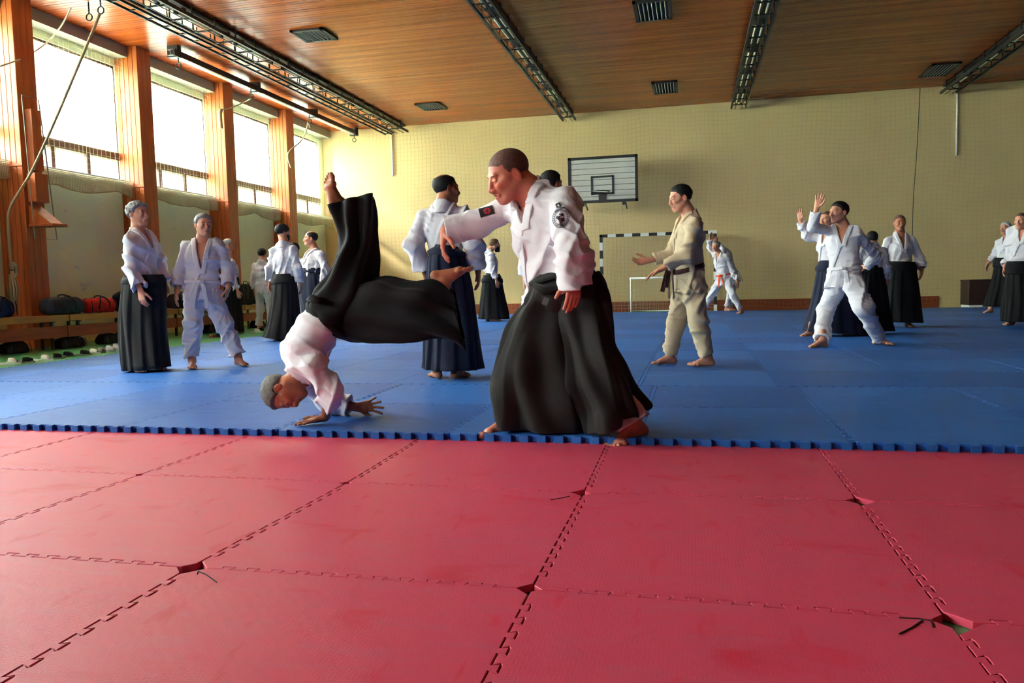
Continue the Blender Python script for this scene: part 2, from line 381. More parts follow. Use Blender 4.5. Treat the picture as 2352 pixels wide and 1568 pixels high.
red = empty('red_mat_floor', kind='structure'); red['label'] = 'red interlocking foam mats covering the front of the hall floor'
fix = {(1, 1): (-1, -1)}
nodes = {}
for i in range(-2, 8):
    for j in range(-3, 3): nodes[(i, j)] = np.array([-3.4189+i, 1.9302+j]) if j < 2 else np.array([-3.4189+i, 3.86])
for (i, j, x, y) in [(2,0,437,1302),(3,0,1220,1352),(4,0,2178,1425),(1,1,320,1090),(2,1,797,1108),(3,1,1340,1132),(4,1,1970,1150)]:
    nodes[(i, j)] = onZ(x, y, 0)[:2]
for i, x, y in [(0,227,989),(1,570,1000),(2,957,1010),(3,1391,1024),(4,1876,1026)]:
    p = onZ(x, y, 0); q0 = nodes[(i, 1)]; nodes[(i, 2)] = q0+(p[:2]-q0)*((3.86-q0[1])/(p[1]-q0[1]))
holes = {(2, 0): .045, (3, 0): .035, (4, 0): .06, (2, 1): .033, (3, 1): .045, (4, 1): .055, (1, 1): .03}
rs = random.Random(11)
for i in range(-2, 7):
    for j in range(-3, 2):
        q = [nodes[(i, j)], nodes[(i+1, j)], nodes[(i+1, j+1)], nodes[(i, j+1)]]
        ch = [holes.get(k, .012) * rs.uniform(.5, 1.2) for k in ((i, j), (i+1, j), (i+1, j+1), (i, j+1))]
        out = tile_outline(13, .021, (1, 1, 0 if j == 1 else 1, 1), rs.uniform(.0018, .0036), ch, 1)
        me = tile_mesh('mat_tile', out, .02, MAT['red'], q, 0)
        o = bpy.data.objects.new('mat_tile', me); COL.objects.link(o); o.parent = red
blue = empty('blue_mat_floor', kind='structure'); blue['label'] = 'blue interlocking foam mats covering the hall behind the red ones'
FLAT = [(.0016, .0016), (.9984, .0016), (.9984, .9984), (.0016, .9984)]
protoA = tile_mesh('mat_tile', tile_outline(11, -.03, (1, 1, 1, 1), .0014, (.008,)*4), .055, MAT['blue'], None, 0)
protoB = tile_mesh('mat_tile', tile_outline(11, -.03, (1, 1, 1, 1), .0014, (.008,)*4), .055, MAT['blue2'], None, 0)
protoC = tile_mesh('mat_tile', FLAT, .055, MAT['blue'], None, 0)
protoD = tile_mesh('mat_tile', FLAT, .055, MAT['blue2'], None, 0)
for j in range(17):
    for i in range(17):
        dark = rs.random() < .45
        me = (protoB if dark else protoA) if j < 6 else (protoD if dark else protoC)
        o = bpy.data.objects.new('mat_tile', me); COL.objects.link(o); o.parent = blue
        o.location = ((-7.25 if j < 2 else -7.37)+i, 3.845+j*.995, ZB-rs.uniform(0, .002)); o.scale = (1, .995, 1)
# two worn pen marks beside the seams
for pts in ([(2065, 1418), (2110, 1420), (2138, 1425), (2143, 1440)], [(2065, 1455), (2095, 1440), (2118, 1424)],
            [(453, 1318), (455, 1311), (475, 1320), (498, 1337)], [(1265, 1147), (1290, 1143), (1308, 1139)]):
    b = MB(); P = [onZ(x, y, .0012) for x, y in pts]; b.tube(P, .0016, 4); b.build('pen_mark', MAT['foam_in'], red)

# ------------------------------------------------------------------ ceiling fittings
def light_trough(x, w, y0, y1, label):
    g = empty('ceiling_light', (0, 0, 0), label=label, cat='light', group='fluorescent troughs along the ceiling'); z = 5.27
    for s in (-1, 1):
        b = MB(); b.box((x+s*w/2-.02, y0, z), (x+s*w/2+.02, y1, z+.06)); b.build('side_rail', MAT['dark'], g)
    b = MB(); b.box((x-w*.36, y0, z+.17), (x+w*.36, y1, z+.21)); b.build('housing', MAT['dark'], g)
    b = MB(); y = y0
    while y < y1:
        b.box((x-w/2, y, z+.005), (x+w/2, y+.025, z+.03)); b.box((x-w/2, y, z), (x-w/2+.02, y+.02, ZC)); b.box((x+w/2-.02, y, z), (x+w/2, y+.02, ZC)); y += .62
    for s in (-.5, .5): b.box((x+s*w*.45-.006, y0, z-.012), (x+s*w*.45+.006, y1, z))
    b.build('guard_rungs', MAT['dark'], g, kind='stuff')
    y = y1-1.35
    while y > y0+.2:
        for s in (-.16, .16):
            t = MB(); t.tube([(x+s*w, y, z+.13), (x+s*w, y+1.2, z+.13)], .02, 8); t.build('tube', MAT['tube'], g, smooth=True)
            bxo('lamp_holder', (x+s*w-.03, y-.05, z+.09), (x+s*w+.03, y, z+.17), MAT['dark'], g); bxo('lamp_holder', (x+s*w-.03, y+1.2, z+.09), (x+s*w+.03, y+1.25, z+.17), MAT['dark'], g)
        y -= 1.7
    return g
light_trough(-8.12, .44, 4, 21.3, 'long black fluorescent trough along the ceiling nearest the windows')
g = empty('cable_ladder', label='narrow black cable ladder hung beside the trough nearest the windows', cat='cable tray')
b = MB(); b.box((-8.60, 4, 5.24), (-8.57, 21.3, 5.28)); b.box((-8.42, 4, 5.24), (-8.39, 21.3, 5.28)); b.build('rail', MAT['dark'], g)
b = MB(); y = 4
while y < 21.2: b.box((-8.6, y, 5.25), (-8.4, y+.02, 5.27)); b.box((-8.5, y, 5.26), (-8.485, y+.015, ZC)); y += .4
b.build('rungs', MAT['dark'], g, kind='stuff')
light_trough(-3.22, .34, 6, 21.3, 'black fluorescent trough along the ceiling, over the man throwing')
light_trough(1.23, .36, 6, 21.3, 'black fluorescent trough along the ceiling, third from the windows')
light_trough(6.2, .36, 6, 21.3, 'black fluorescent trough along the ceiling farthest from the windows')
#light_trough(10.9, .36, 6, 21.3, 'black fluorescent trough along the ceiling beside the right-hand wall')
def vent(x0, y0, x1, y1, label):
    g = empty('ceiling_vent', label=label, cat='vent', group='ceiling vents'); z = ZC-.035
    b = MB(); f = .06
    b.box((x0, y0, z), (x1, y0+f, ZC)); b.box((x0, y1-f, z), (x1, y1, ZC)); b.box((x0, y0, z), (x0+f, y1, ZC)); b.box((x1-f, y0, z), (x1, y1, ZC)); b.build('frame', MAT['dark'], g)
    bxo('backing', (x0+f, y0+f, ZC-.006), (x1-f, y1-f, ZC), MAT['foam_in'], g)
    n = 7
    for k in range(n):
        xx = x0+f+(x1-x0-2*f)*(k+.5)/n; b = MB(); b.bar((xx, y0+f, z+.015), (xx, y1-f, z+.015), .012, .03, up=(0.5, 0, 1)); b.build('slat', MAT['beam'], g)
vent(-7.04, 13.05, -6.40, 13.7, 'slatted ceiling vent right of the trough nearest the windows')
vent(-6.85, 19.0, -6.2, 19.75, 'small slatted ceiling vent near the far wall, left of centre')
vent(-.93, 13.4, -.3, 14.4, 'dark ceiling vent cut by the top of the picture')
vent(-.88, 18.8, -.28, 19.9, 'dark ceiling vent near the far wall above the man in the beige jacket')
vent(5.25, 19.2, 5.85, 20.3, 'dark ceiling vent beside the farthest trough')
# curtain-like rail with hooks for ropes and rings
g = empty('rope_rail', label='grey steel rail under the ceiling carrying rope hooks', cat='rail')
b = MB(); b.box((-9.62, 13.1, 5.30), (-9.50, 21.3, 5.31)); b.box((-9.565, 13.1, 5.31), (-9.555, 21.3, 5.40)); b.box((-9.62, 13.1, 5.40), (-9.50, 21.3, 5.41)); b.build('beam', MAT['steel'], g)
bxo('beam_web', (-9.50, 13.1, 5.30), (-9.46, 21.3, 5.41), MAT['dark'], g, label='black side of the rail')
for y in (13.15, 15.95, 18.7, 21.2): bxo('bracket', (-9.66, y, 5.28), (-9.44, y+.12, ZC), MAT['dark'], g)
def ring_pts(c, r, n=14, axis='x', a0=0, a1=2*PI):
    return [(c[0]+(0 if axis == 'x' else r*math.cos(a0+(a1-a0)*k/n)), c[1]+(r*math.cos(a0+(a1-a0)*k/n) if axis == 'x' else 0), c[2]+r*math.sin(a0+(a1-a0)*k/n)) for k in range(n+1)]
def eye_hook(x, y, z, label, up=.12):
    b = MB(); b.tube([(x, y, z+up), (x, y, z)], .012, 6); b.tube(ring_pts((x, y, z-.055), .055, axis='y'), .011, 6, cap=False)
    return b.build('eye_hook', MAT['dark'], smooth=True, label=label, cat='hook', group='rope hooks under the ceiling')
eye_hook(-9.5, 13.25, 5.19, 'iron eye hook under the near end of the steel rail')
eye_hook(-9.5, 15.75, 5.19, 'iron hook on the rail holding the short rope to the second column')
eye_hook(-9.5, 18.45, 5.19, 'iron hook on the rail above the column nearest the corner')
eye_hook(-9.5, 21.15, 5.19, 'iron eye hook at the far end of the rail')
eye_hook(-9.4, 10.9, 5.32, 'iron eye hook near the top edge holding the thin cord', .18)
eye_hook(-8.94, 10.62, 5.29, 'iron eye hook at the top of the long climbing rope', .2)
def rope(name, P, r, mat, label, cat='rope', smooth_n=6):
    Q = []
    P = [np.array(p, float) for p in P]
    for i in range(len(P)-1):
        p0, p1, p2, p3 = P[max(i-1, 0)], P[i], P[i+1], P[min(i+2, len(P)-1)]
        for k in range(smooth_n):
            t = k/smooth_n; Q.append(.5*((2*p1)+(-p0+p2)*t+(2*p0-5*p1+4*p2-p3)*t*t+(-p0+3*p1-3*p2+p3)*t**3))
    Q.append(P[-1]); b = MB(); b.tube(Q, r, 7); return b.build(name, mat, smooth=True, label=label, cat=cat)
A_ = onZ(230, 30, 5.2); B_ = onX(72, 395, -9.95); C_ = onX(24, 476, -9.93)
rp = rope('climbing_rope', [A_, A_*.65+B_*.35-[0, 0, .03], A_*.3+B_*.7-[0, 0, .04], B_, C_, onX(20, 530, -9.95), onX(26, 612, -9.97)], .021, MAT['rope'],
     'thick climbing rope slanting from the ceiling to the nearest wood-clad column')
b = MB(); kp = onX(26, 615, -9.95)
for k in range(4): b.tube(ring_pts(kp+np.array([.03, 0, .02-.035*k]), .055, axis='y'), .02, 6, cap=False)
b.build('knot', MAT['rope'], rp, smooth=True)
b = MB()
for k in range(9):
    a = k*.7; b.tube([kp+np.array([.03*math.cos(a), .03*math.sin(a), -.1]), kp+np.array([.07*math.cos(a), .05*math.sin(a), -.3]), kp+np.array([.05*math.cos(a+.3), .04*math.sin(a), -.52-.06*(k % 3)])], .017, 5)
b.build('frayed_end', MAT['rope'], rp, smooth=True)
rope('thin_cord', [onX(163, 18, -9.4), onX(140, 60, -9.7), onX(105, 100, -10.2), onX(60, 130, -10.3), onX(30, 142, -10.05), onX(0, 152, -9.9)], .012, MAT['netw'], 'thin pale cord drooping from a ceiling hook to the nearest column', 'cord')
rope('short_rope', [(-9.5, 15.75, 5.1), onX(560, 235, -9.8), onX(530, 248, -9.9), onX(508, 252, -10.05)], .014, MAT['rope'], 'short rope looping from the rail to the second column')
rope('wall_rope', [onX(508, 252, -10.04), onX(505, 262, -10.04), onX(508, 295, -10.04)], .045, MAT['netd'], 'bundle of dark rope tied on the second column')
rope('hanging_rope', [(-9.5, 18.45, 4.97), onX(708, 280, -9.55), onX(703, 300, -9.65), onX(690, 325, -9.9), onX(662, 352, -10.02), onX(668, 385, -10.04)], .018, MAT['rope'], 'rope hung from the rail and tied back to the column nearest the corner')
# ------------------------------------------------------------------ far wall things
def striped_goal():
    g = empty('handball_goal', (0, 0, 0), label='handball goal with black and white striped frame at the far wall', cat='goal')
    x0, x1, y, zt = -2.40, .66, 21.0, 2.13; r = .04
    def post(nm, a, c, n, first):
        a = np.array(a); c = np.array(c)
        f = MB(); f.bar(a, c, .08, .08, up=(0, 1, 0) if abs(c[2]-a[2]) > .5 else (0, 0, 1)); p = f.build(nm, MAT['dark'], g, bevel=.004)
        for k in range(n):
            if (k % 2) == first:
                f = MB(); f.bar(a+(c-a)*k/n, a+(c-a)*(k+1)/n, .084, .084, up=(0, 1, 0) if abs(c[2]-a[2]) > .5 else (0, 0, 1)); f.build('white_band', MAT['white'], p)
    post('post', (x0+.04, y, ZF), (x0+.04, y, zt), 10, 0); post('post', (x1-.04, y, ZF), (x1-.04, y, zt), 10, 0)
    post('crossbar', (x0, y, zt-.04), (x1, y, zt-.04), 14, 1)
    b = MB()
    for xx in (x0+.04, x1-.04): b.tube([(xx, y, zt-.06), (xx, y+.30, zt-.2), (xx, y+.36, ZF+.02), (xx, y, ZF+.02)], .018, 6)
    b.build('net_support', MAT['dark'], g, smooth=True)
    U, Vv = np.meshgrid(np.linspace(x0+.06, x1-.06, 32), np.linspace(0.02, zt-.08, 24), indexing='ij')
    net('goal_net', np.stack([U, y+.30+.015*np.sin(U*6)-.1*(Vv/zt)**3, Vv], -1), .003, MAT['netw'], g)
striped_goal()
g = empty('mini_goal', label='small white tube goal standing inside the striped goal', cat='goal')
for nm, p in (('post', [(-1.56, 20.8, ZF+.02), (-1.56, 20.8, .93)]), ('post', [(-.06, 20.8, ZF+.02), (-.06, 20.8, .93)]), ('crossbar', [(-1.6, 20.8, .93), (-.02, 20.8, .93)]), ('base_tube', [(-1.56, 20.8, .045), (-1.56, 21.1, .045), (-.06, 21.1, .045), (-.06, 20.8, .045)])):
    b = MB(); b.tube(p, .028, 8); b.build(nm, MAT['white'], g, smooth=True)
U, Vv = np.meshgrid(np.linspace(-1.54, -.08, 16), np.linspace(0.05, .9, 10), indexing='ij')
net('goal_net', np.stack([U, 21.1-.25*(Vv/.9)**2, Vv], -1), .003, MAT['netw'], g)
# basketball backboard
YBB = 20.35; p0 = onY(1306, 365, YBB); p1 = onY(1464, 465, YBB); bx0, bx1, bz1, bz0 = p0[0], p1[0], onY(1306, 365, YBB)[2], onY(1306, 467, YBB)[2]
g = empty('basketball_backboard', label='white wooden basketball backboard with black border and hoop on the far wall', cat='basketball hoop')
b_w = mk('backboard_white', srgb(206, 204, 192), .6, noise=(2, .1))
n = 8; hz = (bz1-bz0)/n
for k in range(n): bxo('plank', (bx0, YBB, bz0+k*hz+.006), (bx1, YBB+.03, bz0+(k+1)*hz-.006), b_w, g)
bxo('backing', (bx0, YBB+.03, bz0), (bx1, YBB+.05, bz1), MAT['dark'], g)
b = MB(); t = .05
for a, c in (((bx0-.02, bz0-.02), (bx1+.02, bz0+t)), ((bx0-.02, bz1-t), (bx1+.02, bz1+.02)), ((bx0-.02, bz0-.02), (bx0+t, bz1+.02)), ((bx1-t, bz0-.02), (bx1+.02, bz1+.02))): b.box((a[0], YBB-.014, a[1]), (c[0], YBB+.05, c[1]))
b.build('border', MAT['dark'], g)
cx = (bx0+bx1)/2-.03; b = MB(); q0 = onY(1357, 405, YBB); q1 = onY(1410, 445, YBB); a0, a1, c0, c1 = q0[0], q1[0], q1[2], q0[2]; t = .045
for u in (((a0, c0), (a1, c0+t)), ((a0, c1-t), (a1, c1)), ((a0, c0), (a0+t, c1)), ((a1-t, c0), (a1, c1))): b.box((u[0][0], YBB-.016, u[0][1]), (u[1][0], YBB, u[1][1]))
b.build('target_square', MAT['dark'], g)
hz_ = c0+.03; hc = np.array([(a0+a1)/2, YBB-.38, hz_])
b = MB(); b.tube([(hc[0]+.225*math.cos(a), hc[1]+.225*math.sin(a), hz_) for a in np.linspace(0, 2*PI, 25)], .012, 6, cap=False); b.bar((hc[0]-.08, YBB-.17, hz_), (hc[0]-.08, YBB, hz_), .03, .02); b.bar((hc[0]+.08, YBB-.17, hz_), (hc[0]+.08, YBB, hz_), .03, .02)
b.box((hc[0]-.1, YBB-.02, hz_-.25), (hc[0]+.1, YBB-.014, hz_+.02)); b.build('hoop', MAT['dark'], g)
A, Z = np.meshgrid(np.linspace(0, 2*PI, 13), np.linspace(0, 1, 7), indexing='ij')
net('hoop_net', np.stack([hc[0]+(.22-.09*Z)*np.cos(A+Z*.5), hc[1]+(.22-.09*Z)*np.sin(A+Z*.5), hz_-.42*Z], -1), .007, MAT['white'], g)
for xx in (bx0+.35, bx1-.35):
    b = MB(); b.tube([(xx, YBB+.05, bz0+.2), (xx, YB-.12, bz0-.1)], .02, 6); b.build('wall_bracket', MAT['dark'], g)
    b = MB(); b.tube([(xx, YBB+.05, bz1-.25), (xx, YB-.12, bz1-.25)], .025, 6); b.build('wall_bracket', MAT['dark'], g)
    bxo('back_post', (xx-.04, YBB+.05, bz0-.09), (xx+.04, YBB+.1, bz0+.2), MAT['dark'], g)
for (x, z0, z1, lb) in ((-8.47, 4.08, 5.5, 'thin white conduit on the far wall near the window corner'), (6.45, 3.78, 5.5, 'thin white conduit on the far wall beside the farthest trough')):
    b = MB(); b.tube([(x, YB-.03, z0), (x, YB-.03, z1)], .022, 6); b.build('conduit', MAT['white'], smooth=True, label=lb, cat='pipe')
rope('wire', [(5.55, YB-.22, 5.45), (5.5, YB-.22, 4), (5.43, YB-.22, 2.6), (5.42, YB-.22, .9)], .009, MAT['dark'], 'thin dark cable hanging down the far wall left of the conduit', 'cable')
for i, (x, w) in enumerate(((6.51, .60), (7.2, .75))):
    g = empty('storage_box', label=('dark brown wooden box against the far wall right of the baseboard' if i == 0 else 'dark brown wooden box behind the white-haired man'), cat='box')
    bxo('carcass', (x, 20.6, ZB+.05), (x+w, 21.2, .67), mk('dark_box', srgb(52, 32, 26), .5), g, bevel=.01)
    bxo('lid', (x-.01, 20.59, .67), (x+w+.01, 21.21, .70), mk('dark_box_lid', srgb(60, 38, 30), .5), g, bevel=.006)
    bxo('plinth', (x+.02, 20.62, ZF), (x+w-.02, 21.18, ZB+.05), MAT['white'], g)
# ------------------------------------------------------------------ bench along the windows
def bench(y0, y1, label):
    g = empty('bench', label=label, cat='bench', group='gym benches along the window wall')
    bxo('seat', (-9.90, y0, .455), (-9.58, y1, .51), MAT['bench'], g, bevel=.006)
    bxo('front_rail', (-9.60, y0, .415), (-9.575, y1, .505), MAT['bench'], g)
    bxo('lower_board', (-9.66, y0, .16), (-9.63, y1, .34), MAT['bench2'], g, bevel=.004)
    for yy in (y0+.25, (y0+y1)/2, y1-.25):
        b = MB(); b.box((-9.87, yy-.02, ZF), (-9.84, yy+.02, .46)); b.box((-9.66, yy-.02, ZF), (-9.69, yy+.02, .46)); b.box((-9.87, yy-.02, .40), (-9.62, yy+.02, .44)); b.build('leg', MAT['dark'], g)
bench(7.6, 10.28, 'low wooden gym bench under the nearest wood-clad column')
bench(10.31, 12.95, 'low wooden gym bench carrying the dark duffel and the red bag')
bench(12.99, 15.2, 'low wooden gym bench behind the two grey-haired men')
bench(15.24, 17.9, 'low wooden gym bench carrying the black bags')
bench(17.93, 20.4, 'low wooden gym bench nearest the far corner')
# ------------------------------------------------------------------ soft-body modelling: distance fields on a grid, meshed with surface nets
nrm = lambda v: np.asarray(v, float)/(np.linalg.norm(v)+1e-12)
def rot(v, ax, a):
    ax = nrm(ax); v = np.asarray(v, float); return v*math.cos(a)+np.cross(ax, v)*math.sin(a)+ax*(ax@v)*(1-math.cos(a))
def wr(X, Y, Z, f, ph):
    """folds of cloth: narrow ridges along warped waves that fade in and out"""
    q = f*(.9*X+.5*Y+.35*Z)+2.6*np.sin(f*.37*(Z*1.3-X)+ph)+1.7*np.sin(f*.29*(Y+X*.6)+ph*2.1)
    p = f*.9*(-.7*X+.3*Y+.6*Z)+2.1*np.sin(f*.41*(X+.5*Z)+ph*1.7)+ph
    m = .5+.5*np.sin(f*.33*(X-Y+Z*.7)+ph*3); n = .5+.5*np.sin(f*.27*(Y+Z)-ph)
    A_ = lambda v: 1.03-np.sqrt(np.sin(v)**2+.02)
    return np.maximum(A_(q), 0)**1.5*(.35+m)+.8*np.maximum(A_(p), 0)**1.5*n-.40
class Vol:
    def __init__(s, lo, hi, h):
        s.lo = np.array(lo, float)-3*h; s.h = h; s.n = np.maximum(4, np.ceil((np.array(hi, float)+3*h-s.lo)/h).astype(int)+1)
        s.a = np.full(s.n, .15, np.float32)
    def ax(s, lo, hi):
        i0 = np.clip(np.floor((np.array(lo)-s.lo)/s.h).astype(int), 0, s.n-1); i1 = np.clip(np.ceil((np.array(hi)-s.lo)/s.h).astype(int)+1, i0+1, s.n)
        g = [(s.lo[k]+s.h*np.arange(i0[k], i1[k])).astype(np.float32) for k in range(3)]
        return tuple(slice(i0[k], i1[k]) for k in range(3)), g[0][:, None, None], g[1][None, :, None], g[2][None, None, :]
    def full(s): return s.ax(s.lo, s.lo+s.h*(s.n-1))
    def put(s, fn, lo, hi, k=.01, op='add'):
        m = max(k, 0)+3.5*s.h; sl, X, Y, Z = s.ax(np.array(lo)-m, np.array(hi)+m)
        A = s.a[sl]
        if A.size == 0: return
        B = fn(X, Y, Z)
        if op == 'add':
            if k > 0:
                t = np.clip(.5+.5*(B-A)/k, 0, 1); s.a[sl] = A*t+B*(1-t)-k*t*(1-t)
            else: s.a[sl] = np.minimum(A, B)
        elif op == 'sub':
            B = -B
            if k > 0:
                t = np.clip(.5-.5*(B-A)/k, 0, 1); s.a[sl] = A*t+B*(1-t)+k*t*(1-t)
            else: s.a[sl] = np.maximum(A, B)
    def cone(s, a, b, ra, rb, k=.01, op='add', sq=None, cut=None):
        a = np.asarray(a, float); b = np.asarray(b, float); R = max(ra, rb)
        s.put(conef(a, b, ra, rb, sq, cut), np.minimum(a, b)-R, np.maximum(a, b)+R, k, op)
    def ell(s, c, axes, rad, k=.01, op='add'):
        R = max(rad); s.put(ellf(c, axes, rad), np.asarray(c)-R, np.asarray(c)+R, k, op)
    def mesh(s):
        A = s.a; I = A < 0; n = A.shape
        C = I[:-1, :-1, :-1].astype(np.int8)
        cnt = np.zeros(tuple(k-1 for k in n), np.int8)
        offs = [(i, j, k) for i in (0, 1) for j in (0, 1) for k in (0, 1)]
        for i, j, k in offs: cnt += I[i:n[0]-1+i, j:n[1]-1+j, k:n[2]-1+k]
        act = (cnt > 0) & (cnt < 8); idx = np.argwhere(act)
        if len(idx) == 0: return np.zeros((0, 3)), np.zeros((0, 4), int)
        num = np.full(cnt.shape, -1, np.int32); num[act] = np.arange(len(idx))
        vals = {o: A[idx[:, 0]+o[0], idx[:, 1]+o[1], idx[:, 2]+o[2]] for o in offs}
        P = np.zeros((len(idx), 3)); w = np.zeros(len(idx))
        for o in offs:
            for d in range(3):
                if o[d] == 0:
                    q = list(o); q[d] = 1; q = tuple(q); v0, v1 = vals[o], vals[q]; cr = (v0 < 0) != (v1 < 0)
                    t = np.where(cr, v0/np.where(cr, v0-v1, 1), 0); p = np.zeros((len(idx), 3)); p[:] = o; p[:, d] = t
                    P += p*cr[:, None]; w += cr
        P = (P/w[:, None]+idx)*s.h+s.lo
        F = []
        for d in range(3):
            e, f = [(1, 2), (2, 0), (0, 1)][d]
            sl0 = [slice(1, -1)]*3; sl0[d] = slice(0, -1); sl1 = list(sl0); sl1[d] = slice(1, None)
            sl0[e] = slice(1, -1); a0 = I[tuple(sl0)]; a1 = I[tuple(sl1)]
            for flip in (0, 1):
                m = (a0 & ~a1) if not flip else (~a0 & a1); q = np.argwhere(m)
                if len(q) == 0: continue
                base = q.copy(); base[:, e] += 1; base[:, f] += 1
                def cell(de, df):
                    c = base.copy(); c[:, e] += de; c[:, f] += df; return num[c[:, 0], c[:, 1], c[:, 2]]
                quad = np.stack([cell(-1, -1), cell(0, -1), cell(0, 0), cell(-1, 0)], 1)
                F.append(quad if not flip else quad[:, ::-1])
        F = np.vstack(F); F = F[(F >= 0).all(1)]
        return P, F
def conef(a, b, ra, rb, sq=None, cut=None):
    a = np.asarray(a, float); b = np.asarray(b, float)
    if sq is not None:
        ax, rt = nrm(sq[0]), sq[1]; T = np.eye(3)+(rt-1)*np.outer(ax, ax)
        a_, b_ = T@a, T@b
    else: T = None; a_, b_ = a, b
    ab = b_-a_; L = ab@ab+1e-12
    def fn(X, Y, Z):
        if T is not None: x, y, z = (T[i, 0]*X+T[i, 1]*Y+T[i, 2]*Z-a_[i] for i in range(3))
        else: x, y, z = X-a_[0], Y-a_[1], Z-a_[2]
        t = np.clip((x*ab[0]+y*ab[1]+z*ab[2])/L, 0, 1)
        d = np.sqrt((x-t*ab[0])**2+(y-t*ab[1])**2+(z-t*ab[2])**2)-(ra+(rb-ra)*t)
        if cut is not None:
            for (p, n_) in cut: d = np.maximum(d, (X-p[0])*n_[0]+(Y-p[1])*n_[1]+(Z-p[2])*n_[2])
        return d
    return fn
def ellf(c, axes, rad):
    c = np.asarray(c, float); Ax = [nrm(v) for v in axes]
    def fn(X, Y, Z):
        x, y, z = X-c[0], Y-c[1], Z-c[2]
        q = [(x*A[0]+y*A[1]+z*A[2])/r for A, r in zip(Ax, rad)]
        k0 = np.sqrt(q[0]**2+q[1]**2+q[2]**2); k1 = np.sqrt((q[0]/rad[0])**2+(q[1]/rad[1])**2+(q[2]/rad[2])**2)+1e-9
        return k0*(k0-1)/k1
    return fn
def bounds(pts, r):
    P = np.array(pts); return P.min(0)-r, P.max(0)+r
def nets_obj(name, parts, mat, parent, cols=None, **k):
    V = []; F = []; n = 0
    for P, Q in parts:
        if len(P): V.append(P); F.append(Q+n); n += len(P)
    if not V: return None
    V = np.vstack(V); F = np.vstack(F)
    me = bpy.data.meshes.new(name); me.vertices.add(len(V)); me.vertices.foreach_set('co', V.astype(np.float32).ravel())
    me.loops.add(F.size); me.loops.foreach_set('vertex_index', F.astype(np.int32).ravel())
    me.polygons.add(len(F)); me.polygons.foreach_set('loop_start', np.arange(0, F.size, 4, dtype=np.int32))
    me.update(calc_edges=True); me.validate(); me.polygons.foreach_set('use_smooth', [True]*len(me.polygons)); me.materials.append(mat)
    if cols is not None:
        at = me.color_attributes.new('Col', 'FLOAT_COLOR', 'POINT'); c = np.ones((len(V), 4), np.float32); c[:, :3] = cols(V); at.data.foreach_set('color', c.ravel())
    o = bpy.data.objects.new(name, me); COL.objects.link(o); o.parent = parent
    return tag(o, **k)

# ------------------------------------------------------------------ people
UP = np.array([0, 0, 1.]); RH = nrm(CR*[1, 1, 0]); TH = -nrm(CW*[1, 1, 0])
SK = lambda n, c: mk(n, c, .5, .35, vcol=1.0, sss=.06, noise=(40, .10), bump=(220, .12, .002))
MAT['skin'] = SK('skin_fair', srgb(214, 150, 122)); MAT['skin_red'] = SK('skin_ruddy', srgb(208, 128, 104)); MAT['skin_tan'] = SK('skin_tan', srgb(176, 112, 82))
def cloth(name, col, rough=.9, bs=320, b=.35, d=.0015, sheen=.15, nz=.06):
    m = mk(name, col, rough, .15, noise=(9, nz), bump=(bs, b, d), sheen=sheen); nt = m.node_tree; N = nt.nodes; L = nt.links
    bp0 = [n for n in N if n.type == 'BUMP'][0]; mp = N[m['mp']]
    n2 = N.new('ShaderNodeTexNoise'); n2.inputs['Scale'].default_value = 8; n2.inputs['Detail'].default_value = 3; n2.inputs['Distortion'].default_value = .25; L.new(mp.outputs[0], n2.inputs[0])
    b2 = N.new('ShaderNodeBump'); b2.inputs['Strength'].default_value = .75 if sheen > .12 else .25; b2.inputs['Distance'].default_value = .02; L.new(n2.outputs[0], b2.inputs['Height']); L.new(b2.outputs[0], bp0.inputs['Normal'])
    return m
MAT['gi'] = cloth('white_cotton', srgb(216, 212, 220)); MAT['gi2'] = cloth('white_cotton_bluish', srgb(222, 226, 238)); MAT['gi_beige'] = cloth('unbleached_cotton', srgb(206, 186, 156))
MAT['hak'] = cloth('black_cloth', srgb(22, 22, 24), .75, sheen=.05, nz=.3); MAT['hak_grey'] = cloth('washed_black_cloth', srgb(40, 38, 38), .75, sheen=.05, nz=.25); MAT['hak_navy'] = cloth('navy_cloth', srgb(27, 32, 54), .75, sheen=.1, nz=.25)
MAT['belt_brown'] = cloth('brown_belt', srgb(74, 44, 42)); MAT['belt_org'] = cloth('orange_belt', srgb(236, 84, 40)); MAT['belt_blk'] = cloth('black_belt', srgb(24, 24, 28))
HM = lambda n, c: mk(n, c, .6, .3, noise=(90, .5), bump=(240, 1.0, .004))
MAT['h_grey'] = HM('hair_grey', srgb(150, 148, 148)); MAT['h_salt'] = HM('hair_salt_pepper', srgb(112, 108, 104)); MAT['h_blk'] = HM('hair_black', srgb(28, 24, 24)); MAT['h_brn'] = HM('hair_brown', srgb(70, 50, 40))
MAT['h_buzz'] = HM('hair_cropped', srgb(122, 84, 72)); MAT['h_white'] = HM('hair_white', srgb(200, 200, 198)); MAT['h_lbrn'] = HM('hair_light_brown', srgb(120, 92, 62)); MAT['knit'] = HM('knit_cap', srgb(30, 32, 34))
MAT['eyew'] = mk('eye_white', srgb(228, 220, 214), .3); MAT['iris'] = mk('iris_dark', srgb(40, 34, 32), .2); MAT['brow'] = HM('brow_hair', srgb(80, 60, 50))
MAT['ink'] = mk('dark_print', srgb(34, 34, 58), .8); MAT['ink_red'] = mk('red_print', srgb(196, 24, 44), .8)

